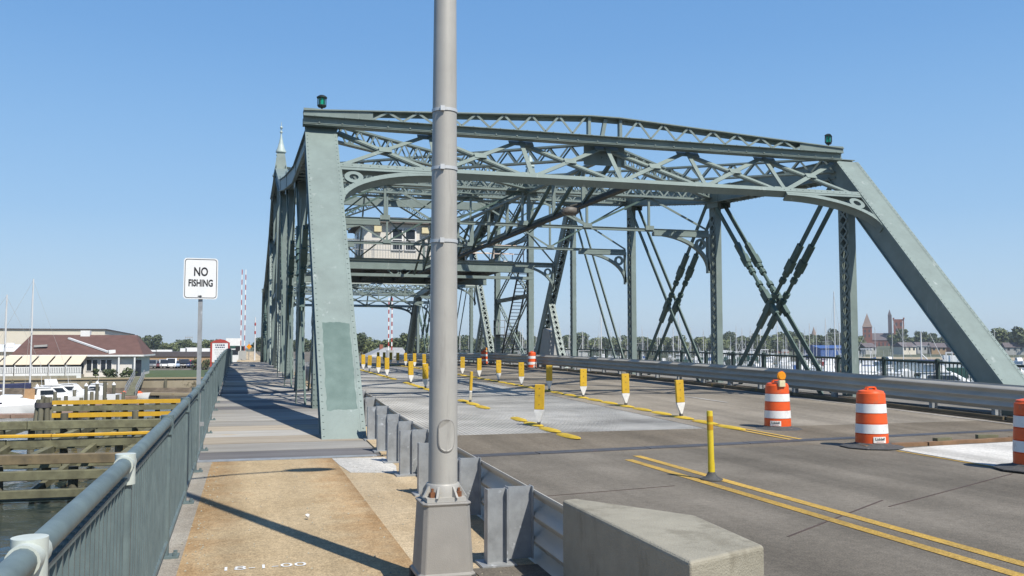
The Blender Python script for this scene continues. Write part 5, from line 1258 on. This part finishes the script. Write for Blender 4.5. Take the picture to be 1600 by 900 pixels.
# ------------------------------------------------------------------ boats
def hull_rings(L, B, F, draft=.35):
    out = []
    for i in range(11):
        t = i / 10; x = -L / 2 + L * t; bw = B / 2 * (1 - max(0, (t - .45) / .55) ** 2.2) * (.86 + .14 * min(1, t / .3)); f = F * (1 + .28 * (t - .35) ** 2 * 2.2); bw = max(bw, .03)
        xo = x + (.06 * L if i == 10 else 0)
        out.append([(xo, -bw, f), (x, -bw * .92, 0.05), (x - .0, -bw * .45, -draft), (x, bw * .45, -draft), (x, bw * .92, .05), (xo, bw, f)])
    return out
def add_hull(root, L, B, F, m, nm='hull'):
    mb = MB(); mb.sweep(hull_rings(L, B, F), smooth=True); return obj(nm, mb, m, root, local=True)
def sailboat(label, group, L, mh, cover=None, hullm=None, spread=True):
    t = thing('sailboat', label, 'sailboat', (0, 0, 0), group)
    B = L * .31; F = .95; add_hull(t, L, B, F, hullm or M['white'])
    mb = MB(); mb.hexa([(-L * .18, -B * .3, F - .02), (L * .2, -B * .24, F + .05), (L * .2, B * .24, F + .05), (-L * .18, B * .3, F - .02), (-L * .16, -B * .24, F + .5), (L * .14, -B * .18, F + .42), (L * .14, B * .18, F + .42), (-L * .16, B * .24, F + .5)]); cb_ = obj('cabin', mb, M['white'], t, local=True, bevel=.05)
    for s in (-1, 1): obj('cabin_window', MB().box(-L * .1, L * .08, s * B * .275 - .01, s * B * .275 + .01, F + .18, F + .32), M['glass'], cb_, local=True)
    ms = obj('mast', MB().tube((L * .08, 0, F + .3), (L * .08, 0, F + mh), .075, .06, n=8), M['mast'], t, local=True)
    if spread: obj('spreader', MB().beam((L * .08, -.8, F + mh * .55), (L * .08, .8, F + mh * .55), (1, 0, 0), .05, .03), M['mast'], ms, local=True)
    obj('boom', MB().tube((L * .07, 0, F + 1.25), (-L * .34, 0, F + 1.15), .06, n=7), M['mast'], t, local=True)
    if cover:
        mb = MB(); mb.sweep([[(x, y * s_, F + 1.22 + z * s_) for y, z in ((-.12, -.12), (.12, -.12), (.10, .16), (0, .26), (-.10, .16))] for x, s_ in ((L * .09, 1.5), (0, 1.25), (-L * .2, .95), (-L * .35, .6))]); obj('sail_cover', mb, cover, t, local=True)
    st_ = [((L * .08, 0, F + mh - .2), (L * .5, 0, F + .15)), ((L * .08, 0, F + mh - .1), (-L * .48, 0, F + .1)), ((L * .08, 0, F + mh * .98), (L * .05, B * .45, F)), ((L * .08, 0, F + mh * .98), (L * .05, -B * .45, F))]
    for a, b in st_: obj('stay', MB().tube(a, b, .012, n=4, cap=False), M['grey'], t, local=True)
    return t
def cruiser(label, group, L, canvas, fly=False, hullm=None, tower=False):
    t = thing('motor_boat', label, 'motor boat', (0, 0, 0), group)
    B = L * .33; F = 1.15; add_hull(t, L, B, F, hullm or M['white'])
    mb = MB(); mb.hexa([(-L * .22, -B * .38, F - .05), (L * .22, -B * .30, F), (L * .22, B * .30, F), (-L * .22, B * .38, F - .05), (-L * .2, -B * .33, F + 1.25), (L * .05, -B * .27, F + 1.3), (L * .05, B * .27, F + 1.3), (-L * .2, B * .33, F + 1.25)]); cb_ = obj('cabin', mb, M['white'], t, local=True, bevel=.08)
    for s in (-1, 1): obj('cabin_window', MB().hexa([(-L * .15, s * B * .362 - .02, F + .55), (L * .10, s * B * .30 - .02, F + .55), (L * .10, s * B * .30 + .02, F + .55), (-L * .15, s * B * .362 + .02, F + .55), (-L * .15, s * B * .345 - .02, F + 1.05), (L * .05, s * B * .285 - .02, F + 1.05), (L * .05, s * B * .285 + .02, F + 1.05), (-L * .15, s * B * .345 + .02, F + 1.05)]), M['glass'], cb_, local=True)
    mb = MB(); mb.hexa([(-L * .24, -B * .36, F + 1.28), (L * .03, -B * .30, F + 1.34), (L * .03, B * .30, F + 1.34), (-L * .24, B * .36, F + 1.28), (-L * .24, -B * .36, F + 1.36), (L * .03, -B * .30, F + 1.42), (L * .03, B * .30, F + 1.42), (-L * .24, B * .36, F + 1.36)]); obj('hardtop', mb, M['white'], t, local=True)
    if canvas: obj('canvas', MB().hexa([(-L * .42, -B * .36, F + .1), (-L * .235, -B * .36, F + .1), (-L * .235, B * .36, F + .1), (-L * .42, B * .36, F + .1), (-L * .40, -B * .3, F + 1.2), (-L * .235, -B * .33, F + 1.25), (-L * .235, B * .33, F + 1.25), (-L * .40, B * .3, F + 1.2)]), canvas, t, local=True)
    if fly: obj('flybridge', MB().hexa([(-L * .18, -B * .28, F + 1.43), (L * .0, -B * .24, F + 1.43), (L * .0, B * .24, F + 1.43), (-L * .18, B * .28, F + 1.43), (-L * .19, -B * .28, F + 2.1), (-L * .03, -B * .22, F + 2.1), (-L * .03, B * .22, F + 2.1), (-L * .19, B * .28, F + 2.1)]), M['white'], t, local=True)
    obj('aerial', MB().tube((-L * .1, .4, F + 1.4), (-L * .14, .4, F + 4.2), .025, .012, n=5), M['mast'], t, local=True)
    if tower:
        for a in (-1, 1):
            for b in (-1, 1): obj('tower_leg', MB().tube((-L * .1 + a * .8, b * .9, F + 1.4), (-L * .1 + a * .4, b * .5, F + 4.4), .035, n=6), M['mast'], t, local=True)
        obj('tower_top', MB().box(-L * .1 - .6, -L * .1 + .6, -.7, .7, F + 4.4, F + 4.5), M['white'], t, local=True)
    for s in (-1, 1): obj('bow_rail', MB().tube((L * .1, s * B * .4, F + .6), (L * .48, s * .1, F + .85), .022, n=5), M['mast'], t, local=True)
    return t
def trawler(label, group, hullm):
    t = thing('fishing_boat', label, 'fishing boat', (0, 0, 0), group); L, B, F = 15, 4.6, 1.7
    add_hull(t, L, B, F, hullm); cb_ = obj('wheelhouse', MB().box(1.0, 4.2, -1.5, 1.5, F, F + 2.5), M['white'], t, local=True, bevel=.06); obj('wheelhouse_window', MB().box(1.4, 4.23, -1.53, 1.53, F + 1.5, F + 2.1), M['glass'], cb_, local=True)
    obj('mast', MB().tube((.7, 0, F), (.7, 0, F + 8.5), .11, .06, n=7), M['mast'], t, local=True)
    for s in (-1, 1): obj('outrigger', MB().tube((.6, s * 1.2, F + .4), (-.6, s * 4.2, F + 7.0), .07, .04, n=6), M['mast'], t, local=True)
    obj('gantry', MB().box(-6.2, -5.9, -1.9, 1.9, F + 3.0, F + 3.3).box(-6.2, -5.9, -1.9, -1.65, F - .2, F + 3).box(-6.2, -5.9, 1.65, 1.9, F - .2, F + 3), M['mast'], t, local=True)
    return t
# the boats in the basin on the left
def put(t, x, y, rz_, s=1): t.location = (x, y, WZ); t.rotation_euler = (0, 0, R(rz_)); t.scale = (s, s, s); return t
t = sailboat('white sailboat with a white deck cover and bow to the right at the left edge', 'x', 10.2, 9.3, None); del t['group']; x, y = pol(9, 87); put(t, x - .8, y, 8)
obj('deck_cover', MB().sweep([[(x_, yy_ * s_, .95 + zz_ * s_) for yy_, zz_ in ((-1.1, 0), (-.5, .55), (0, .75), (.5, .55), (1.1, 0))] for x_, s_ in ((-3.6, .75), (-1, 1), (2.0, .9), (4.0, .35))]), M['white'], t, local=True)
t = sailboat('sailboat with the tallest mast and a navy sail cover on its boom', 'x', 9.5, 11.3, M['navy'], M['white']); del t['group']; x, y = pol(50, 96); put(t, x - .75, y, 4)
for i, (u, D, L, rz_, cv, fly, lab) in enumerate(((95, 101, 8.2, 12, None, True, 'white motor boat with a flybridge just right of the tall mast'), (118, 104, 7.2, -8, 'blue', False, 'white motor boat with a blue canvas behind the capped piles'), (150, 103, 6.2, 170, None, False, 'small white motor boat moored among the piles left of the gangway'), (80, 96, 6.5, 20, 'teak', False, 'white motor boat with a tan canvas beside the bound pile cluster'))):
    t = cruiser(lab, 'x', L, M[cv] if cv else None, fly); del t['group']; x, y = pol(u, D); put(t, x, y, rz_, .82)
t = thing('dinghy', 'small dinghy with an orange cover at the left end of the pale floating dock', 'dinghy', (*pol(209, 113), WZ)); add_hull(t, 3.6, 1.5, .5, M['white']); obj('cover', MB().hexa([(-1.2, -.5, .5), (1.2, -.35, .55), (1.2, .35, .55), (-1.2, .5, .5), (-.8, -.2, .85), (.9, -.15, .8), (.9, .15, .8), (-.8, .2, .85)]), M['ora'], t, local=True)
def dock(label, a, b, wd, m, z=WZ + .35):
    t = thing('floating_dock', label, 'dock', (a[0], a[1], WZ)); a = V((*a, z)); b = V((*b, z)); d = (b - a); n = max(2, int(d.length / 2.4))
    for i in range(n): obj('deck_section', MB().beam(a + d * (i / n), a + d * ((i + .97) / n), (d.cross(V((0, 0, 1)))), wd, .28), m, t)
    for i in range(n // 2): obj('float', MB().beam(a + d * ((i * 2 + .3) / n) + V((0, 0, -.32)), a + d * ((i * 2 + 1.2) / n) + V((0, 0, -.32)), d.cross(V((0, 0, 1))), wd * .8, .35), M['rub'], t)
dock('reddish brown floating dock under the white sailboat', (-34, 82.6), (-15.2, 80.8), 1.6, M['dock']); dock('short brown dock running back beside the bound pile cluster', (-14.8, 80.5), (-12.6, 97), 1.5, M['dock']); dock('pale floating dock below the seawall', pol(208, 116), pol(312, 112), 1.0, M['sand']); dock('brown dock among the motor boats', (-27, 106), (-11.5, 107), 1.6, M['dock'])
GW = thing('gangway', 'steep grey railed gangway from the seawall down to the dock', 'gangway', (-12.5, 114, WZ))
a, b = V((-12.9, 121, GZ + .15)), V((-12.4, 108, WZ + .5)); obj('ramp', MB().beam(a, b, (1, 0, 0), 1.1, .12), M['wood'], GW)
for s in (-.55, .55):
    for h in (.55, 1.0): obj('hand_rail', MB().beam(a + V((s, 0, h)), b + V((s, 0, h)), (1, 0, 0), .06, .06), M['galv'], GW)
    for i in range(8): p = a.lerp(b, i / 7); obj('post', MB().box(p.x + s - .04, p.x + s + .04, p.y - .04, p.y + .04, p.z, p.z + 1.0), M['galv'], GW)
pp = None
for i, (u, D, yt, capd) in enumerate(((62, 104, 597, 1), (71, 84, 609, 0), (90, 92, 604, 0), (96, 88, 612, 0), (107, 90, 610, 0), (120, 96, 602, 1), (138, 99, 597, 1), (147, 93, 605, 0), (155, 101, 594, 1), (167, 90, 591, 0), (181, 104, 596, 1), (196, 99, 606, 0), (131, 86, 613, 0), (168, 86, 614, 0), (187, 92, 610, 0))):
    x, y = pol(u, D); zt = 1.65 - (yt - 542) * D / 1410
    nb = 'with a white cap' if capd else 'bare topped'
    t = thing('mooring_pile', f'{nb} timber mooring pile, {ORD[i] if i < 18 else i} from the left near the motor boats' if False else f'timber mooring pile {nb} among the motor boats left of the gangway', 'piling', (x, y, WZ), 'mooring piles with white caps' if capd else 'bare mooring piles by the motor boats')
    obj('shaft', MB().tube((x, y, WZ - 1), (x, y, zt), .19, .16, n=9), M['pile'], t)
    if capd: obj('cap', MB().lathe((x, y, zt), [(.2, 0), (.2, .08), (.02, .32)], 10), M['whitep'], t)

# ------------------------------------------------------------------ marina on the right
V1 = sailboat('white sailboat with a bare mast moored in the crowded marina beyond the right railing', 'bare masted sailboats in the right marina', 9, 11)
V2 = sailboat('sailboat with a blue sail cover moored in the crowded marina beyond the right railing', 'sailboats with blue sail covers in the right marina', 10, 12.5, M['blue'])
V3 = cruiser('white motor boat moored in the crowded marina beyond the right railing', 'plain white motor boats in the right marina', 8.5, None)
V4 = cruiser('white motor boat with a blue canvas moored in the crowded marina beyond the right railing', 'blue canvas motor boats in the right marina', 9.5, M['blue'], True)
V5 = cruiser('white motor boat with a lookout tower moored in the marina beyond the right railing', 'tower motor boats in the right marina', 11, None, True, tower=True)
V6 = trawler('dark green fishing boat with outriggers moored in the marina beyond the right railing', 'green fishing boats in the right marina', M['green'])
V7 = cruiser('red hulled motor boat moored in the crowded marina beyond the right railing', 'red hulled motor boats in the right marina', 8, None, hullm=M['red'])
VS = [V1, V2, V3, V4, V5, V6, V7]; usedv = set(); rb = random.Random(11)
def moor(v, x, y, rz_, s):
    if v.name not in usedv: usedv.add(v.name); v.location = (x, y, WZ); v.rotation_euler = (0, 0, rz_); v.scale = (s, s, s)
    else: dup(v, (x, y, WZ), rz_, scale=s)
def dockline(D0, D1, u0, u1): 
    a, b = pol(u0, D0), pol(u1, D1); dock(f'long low marina dock behind the {["nearest", "second", "third", "fourth", "fifth", "sixth", "seventh", "eighth", "ninth", "tenth"][dockline.n]} row of boats', a, b, 2.0, M['conc']); dockline.n += 1
dockline.n = 0
for D, u0, u1, step, wts in ((128, 1000, 1400, 3.5, (1, 1, 9, 2, 2, 0, 1)), (146, 960, 1380, 3.4, (1, 1, 9, 2, 1, 0, 1)), (165, 880, 1400, 3.5, (2, 1, 9, 2, 2, 0, 1)), (185, 820, 1380, 3.7, (3, 1, 9, 2, 2, 0, 1)), (205, 760, 1660, 3.7, (4, 1, 8, 2, 2, 1, 1)), (255, 700, 1340, 3.8, (6, 2, 7, 2, 2, 1, 1)), (320, 680, 1345, 5.6, (7, 4, 5, 3, 1, 2, 1)), (395, 670, 1320, 5.6, (8, 4, 4, 2, 1, 3, 0)), (460, 690, 1310, 6.0, (9, 1, 5, 1, 1, 4, 0))):
    b0 = math.atan((u0 - 800) / 1410) + .2838; b1 = math.atan((u1 - 800) / 1410) + .2838; b = b0
    while b < b1:
        x, y = D * math.sin(b), D * math.cos(b); jit = rb.uniform(-3, 3); v = rb.choices(VS, wts)[0]
        moor(v, x + jit * math.sin(b), y + jit * math.cos(b), -b + R(90 + rb.uniform(-12, 12) + (180 if rb.random() < .4 else 0)), rb.uniform(.78, 1.02)); b += step / D * rb.uniform(.85, 1.3)
    dockline(D + 7.5, D + 7.5, u0, u1)
# a few loose boats along the beach and the special ones
for u, D in ((1365, 330), (1388, 350), (1480, 300), (1520, 330), (1555, 310), (1590, 340)):
    x, y = pol(u, D); moor(rb.choice((V1, V3, V2)), x, y, rb.random() * 6, .95)
t = cruiser('big white cabin cruiser with a navy canvas top behind the right end post', 'x', 13, None, True); del t['group']; x, y = pol(1478, 122); put(t, x, y, -42, 1.12)
obj('bimini', MB().box(-3.0, -.6, -1.7, 1.7, 3.45, 3.85), M['navy'], t, local=True, bevel=.1)
t = thing('work_barge', 'low dark work boat moored in front of the big white cruiser', 'barge', (*pol(1440, 108), WZ), rz=R(-44)); add_hull(t, 9, 3.6, 1.7, M['green']); obj('deck_house', MB().box(-2.6, -.6, -1.2, 1.2, 1.6, 2.3), M['dband'], t, local=True)
t = thing('mooring_mast', 'tall white mast with stays near the right end post', 'mast', (*pol(1438, 150), WZ)); x, y = pol(1438, 150)
obj('pole', MB().tube((x, y, WZ), (x, y, 3.9), .14, .09, n=8), M['mast'], t); obj('stay', MB().beam((x, y, .6), (x + 2.8, y - 2.6, -3.4), (1, 0, 0), .12, .12), M['mast'], t); obj('crosstree', MB().beam((x - .9, y + .8, 1.8), (x + .9, y - .8, 1.8), (0, 0, 1), .08, .08), M['mast'], t)
t = thing('tall_mast', 'tallest thin mast standing before the brick church', 'mast', (*pol(1393, 260), WZ)); x, y = pol(1393, 260); obj('pole', MB().tube((x, y, WZ), (x, y, 10.2), .16, .09, n=8), M['grey'], t); obj('stay', MB().tube((x + .3, y, 8.9), (x + 4.2, y - 4, -3.8), .05, n=5), M['grey'], t)
t = thing('blue_shed', 'bright blue boat storage shed on the far shore beside the second truss post', 'shed', (*pol(1308, 410), -3.2)); x, y = pol(1308, 410); obj('wall', MB().box(x - 8.5, x + 8.5, y, y + 12, -3.3, 1.1), M['blue'], t); obj('roof', MB().hexa([(x - 9, y - .5, 1.101), (x + 9, y - .5, 1.101), (x + 9, y + 12.5, 1.101), (x - 9, y + 12.5, 1.101), (x - 9, y + 5.9, 2.4), (x + 9, y + 5.9, 2.4), (x + 9, y + 6.1, 2.4), (x - 9, y + 6.1, 2.4)]), M['blue'], t)
# brick church on the hill
CH = thing('brick_church', 'red brick church with a pointed spire tower and a square tower on the hill', 'church', (*pol(1370, 900), 0))
cx, cy = pol(1370, 900); e_ = .44; ux, uy = math.cos(-.68), math.sin(-.68)
def CP(a, b, z): return V((cx + a * ux - b * uy, cy + a * uy + b * ux, z))
def cbox(mb, a0, a1, b0, b1, z0, z1): return mb.hexa([CP(a0, b0, z0), CP(a1, b0, z0), CP(a1, b1, z0), CP(a0, b1, z0), CP(a0, b0, z1), CP(a1, b0, z1), CP(a1, b1, z1), CP(a0, b1, z1)])
obj('nave_wall', cbox(MB(), -9, 16, 0, 14, -2, 8.0), M['brick'], CH)
mb = MB(); mb.hexa([CP(-9.5, -.5, 8.0), CP(16.5, -.5, 8.0), CP(16.5, 14.5, 8.0), CP(-9.5, 14.5, 8.0), CP(-8, 6.8, 14.5), CP(15, 6.8, 14.5), CP(15, 7.2, 14.5), CP(-8, 7.2, 14.5)]); obj('nave_roof', mb, M['brickroof'], CH)
mb = cbox(MB(), -12.5, -4.5, -3, 5, -2, 20); tw = obj('spire_tower', mb, M['brick'], CH)
mb = MB(); mb.add([CP(-12.9, -3.4, 20), CP(-4.1, -3.4, 20), CP(-4.1, 5.4, 20), CP(-12.9, 5.4, 20), CP(-8.5, 1, 33)], [(3, 2, 1, 0), (0, 1, 4), (1, 2, 4), (2, 3, 4), (3, 0, 4)]); obj('spire', mb, M['spire'], tw)
for z in (12, 16.5):
    for q in (-10.3, -6.7): obj('louvre', cbox(MB(), q - .7, q + .7, -3.15, -3.01, z - 1.3, z + 1.3), M['dband'], tw)
tw = obj('square_tower', cbox(MB(), 14, 23, -2, 7, -2, 27), M['brick'], CH)
for a in (14.2, 22.8):
    for b in (-1.8, 6.8): obj('pinnacle', cbox(MB(), a - .7, a + .7, b - .7, b + .7, 27.01, 28.4), M['brick'], tw)
tw = obj('grey_tower', cbox(MB(), 9.4, 12.4, 16, 19, -2, 31), M['brickroof'], CH); obj('pinnacle', MB().add([CP(9.2, 15.8, 31), CP(12.6, 15.8, 31), CP(12.6, 19.2, 31), CP(9.2, 19.2, 31), CP(10.9, 17.5, 37)], [(3, 2, 1, 0), (0, 1, 4), (1, 2, 4), (2, 3, 4), (3, 0, 4)]), M['brickroof'], tw)
for z in (11, 17, 22.5):
    for q in (16.6, 20.4): obj('louvre', cbox(MB(), q - .8, q + .8, -2.15, -2.01, z - 1.5, z + 1.5), M['dband'], bpy.data.objects['square_tower'])
for i in range(5): obj('nave_window', cbox(MB(), -2.5 + i * 3.4, -1.3 + i * 3.4, -.14, -.01, 2, 6), M['dband'], CH)
t = thing('small_spire', 'small far brown church spire rising over the trees', 'church', (*pol(1271, 1000), 0)); x, y = pol(1271, 1000); obj('tower', MB().box(x - 2.4, x + 2.4, y - 2.4, y + 2.4, 0, 14), M['brick'], t); obj('spire', MB().lathe((x, y, 14), [(2.8, 0), (.05, 9)], 8, smooth=False), M['spire'], t)
# houses on the far shore
rh = random.Random(21); hcol = [M['hwall'], M['ware'], M['grey'], M['tan'], M['brick']]
hn = ['white', 'cream', 'grey', 'tan', 'brick red']
for i, (u, D) in enumerate(((1338, 640), (1412, 560), (1440, 640), (1462, 580), (1488, 620), (1515, 560), (1548, 600), (1580, 560), (1598, 620), (1218, 650), (968, 560), (1530, 680), (1352, 560))):
    x, y = pol(u, D); c = i % 5; hz = -3.0 if u < 1300 else -1.6; w_, d_, h_ = rh.uniform(7, 11), 8, rh.uniform(3, 4.6)
    t = thing('house', f'small far {hn[c]} gabled house among the far shore trees, {ORD[i]} of those houses', 'house', (x, y, hz), f'far {hn[c]} houses across the harbour', rh.uniform(-.8, .2))
    obj('wall', MB().box(-w_ / 2, w_ / 2, -d_ / 2, d_ / 2, -1, h_), hcol[c], t, local=True)
    obj('roof', MB().hexa([(-w_ / 2 - .4, -d_ / 2 - .5, h_), (w_ / 2 + .4, -d_ / 2 - .5, h_), (w_ / 2 + .4, d_ / 2 + .5, h_), (-w_ / 2 - .4, d_ / 2 + .5, h_), (-w_ / 2 - .4, -.1, h_ + 2.6), (w_ / 2 + .4, -.1, h_ + 2.6), (w_ / 2 + .4, .1, h_ + 2.6), (-w_ / 2 - .4, .1, h_ + 2.6)]), M['brickroof'], t, local=True)
    for k in range(3): obj('window', MB().box(-w_ / 3 + k * w_ / 3 - .6, -w_ / 3 + k * w_ / 3 + .6, -d_ / 2 - .06, -d_ / 2 - .01, 1.4, 3.0), M['glass'], t, local=True)

# ------------------------------------------------------------------ beyond the far end of the bridge
def striped_arm(name, label, u, D, z0, z1, gap, n, w_=.13, m_a=None):
    x, y = pol(u, D); t = thing(name, label, 'barrier gate', (x, y, z0))
    for s in ((-gap / 2, gap / 2) if gap else (0,)):
        for i in range(n):
            a, b = z0 + 1.2 + (z1 - z0 - 1.2) * i / n, z0 + 1.2 + (z1 - z0 - 1.2) * (i + 1) / n
            obj('stripe', MB().box(x + s - w_ / 2, x + s + w_ / 2, y - .05, y + .05, a, b - .005), (M['red'] if (i + (s > 0)) % 2 else M['whitep']), t)
    obj('gate_housing', MB().box(x - .45, x + .45, y - .35, y + .35, z0, z0 + 1.2), M['grey'], t)
striped_arm('barrier_gate', 'pair of raised red and white striped gate arms left of the bridge trusses', 380, 116, 0, 11.2, .45, 16, .10)
striped_arm('barrier_gate', 'pair of raised red and white striped gate arms seen through the far portal', 610, 128, .0, 8.6, .45, 13, .16)
striped_arm('barrier_gate', 'single thin red and white striped gate arm beside the left end post', 553, 112, .0, 5.9, 0, 14, .12)
t = thing('gate_mast', 'thin pale mast with red stripes left of the left truss', 'pole', (*pol(399, 112), 0)); x, y = pol(399, 112); obj('pole', MB().tube((x, y, 0), (x, y, 5.2), .09, .06, n=8), M['mast'], t)
for z in (3.2, 4.2): obj('stripe', MB().lathe((x, y, z), [(.095, 0), (.09, .35)], 8, cap=False), M['red'], t)
t = thing('marina_sign', 'red framed white notice board with lines of dark lettering beyond the railing', 'sign board', (*pol(345, 150), GZ)); x, y = pol(345, 150)
for s in (-1.32, 1.32): obj('leg', MB().box(x + s - .13, x + s + .13, y - .13, y + .13, GZ, 2.3), M['red'], t)
bd = obj('board', MB().box(x - 1.19, x + 1.19, y - .06, y + .06, -.7, 2.3), M['signw'], t); obj('pediment', MB().prism([(-1.5, 2.31), (1.5, 2.31), (.7, 2.75), (0, 2.9), (-.7, 2.75)], lambda a, b, d: V((x + a, y + d, b)), -.12, .12), M['red'], t)
for z, h, ww in ((1.95, .22, 1.5), (1.6, .2, 1.4), (1.2, .12, 1.7), (.85, .1, 1.6), (.55, .1, 1.5), (.2, .08, 1.1)):
    k = 0; xx = x - ww / 2
    while xx < x + ww / 2:
        w2 = rh.uniform(.10, .3); obj('print_line', MB().box(xx, min(xx + w2, x + ww / 2), y - .066, y - .061, z - h / 2, z + h / 2), M['navy'] if z > 1.5 else M['grey'], bd); xx += w2 + .08
t = thing('yellow_signal_sign', 'yellow diamond road sign by the gates at the far end of the walk', 'road sign', (*pol(390, 118), 0)); x, y = pol(390, 118); obj('pole', MB().tube((x, y, 0), (x, y, 2.3), .05, n=6), M['galv'], t); obj('panel', MB().prism([(0, -.75), (.6, 0), (0, .75), (-.6, 0)], lambda a, b, d: V((x + a * .55, y + d, 1.7 + b * .5)), -.06, -.052), M['amber'], t)
t = thing('traffic_signal', 'black traffic signal head by the gates left of the bridge', 'traffic signal', (*pol(376, 120), 0)); x, y = pol(376, 120); obj('pole', MB().tube((x, y, 0), (x, y, 1.1), .06, n=6), M['galv'], t); hd = obj('housing', MB().box(x - .55, x + .55, y - .15, y + .15, 1.1, 1.75), M['blk'], t)
t = thing('white_kiosk', 'small white building with a green fascia beyond the far end of the walk', 'building', (*pol(366, 190), 0)); x, y = pol(366, 190); obj('wall', MB().box(x - 1.5, x + 1.5, y, y + 4, -1.5, 3.4), M['whitep'], t); obj('fascia', MB().box(x - 1.55, x + 1.6, y - .08, y - .01, 1.4, 1.9), M['green'], t); obj('window', MB().box(x - .9, x + .9, y - .05, y - .012, .1, 1.1), M['glass'], t)
HS = thing('gabled_house', 'white house with a low grey gabled roof and brick chimney beyond the far portal', 'house', (*pol(605, 165), GZ)); x, y = pol(600, 165)
obj('wall', MB().box(x - 2.4, x + 4.2, y, y + 10, GZ, .2), M['hwall'], HS)
gr_ = mat('grey_shingle', (.30, .31, .32), .8, .2, 2)
mb = MB(); mb.hexa([(x - 3.6, y - .3, -.35), (x + 4.5, y - .3, .15), (x + 4.5, y + 10.3, .15), (x - 3.6, y + 10.3, -.35), (x + .4, y + 1.2, 1.55), (x + 3.6, y + 1.2, 1.55), (x + 3.6, y + 9, 1.55), (x + .4, y + 9, 1.55)]); rf = obj('roof', mb, gr_, HS); obj('chimney', MB().box(x - .45, x + .15, y + 2, y + 2.6, .7, 2.1), M['brick'], rf); obj('window', MB().box(x + .6, x + 1.3, y - .06, y - .01, -1.2, -.3), M['glass'], HS)
t = thing('far_pickup', 'x', 'car', (0, 0, 0)) if False else None

# ------------------------------------------------------------------ haze over the harbour
hz = bpy.data.materials.new('harbour_haze'); hz.use_nodes = True; n = hz.node_tree.nodes; n.remove(n['Principled BSDF'])
pv = n.new('ShaderNodeVolumePrincipled'); pv.inputs['Color'].default_value = (.80, .88, .96, 1); pv.inputs['Density'].default_value = .00020; pv.inputs['Anisotropy'].default_value = .2
hz.node_tree.links.new(pv.outputs[0], n['Material Output'].inputs['Volume'])
o = obj('haze', MB().box(-1500, 2300, -120, 2700, WZ - 8, 52), hz, kind='stuff')
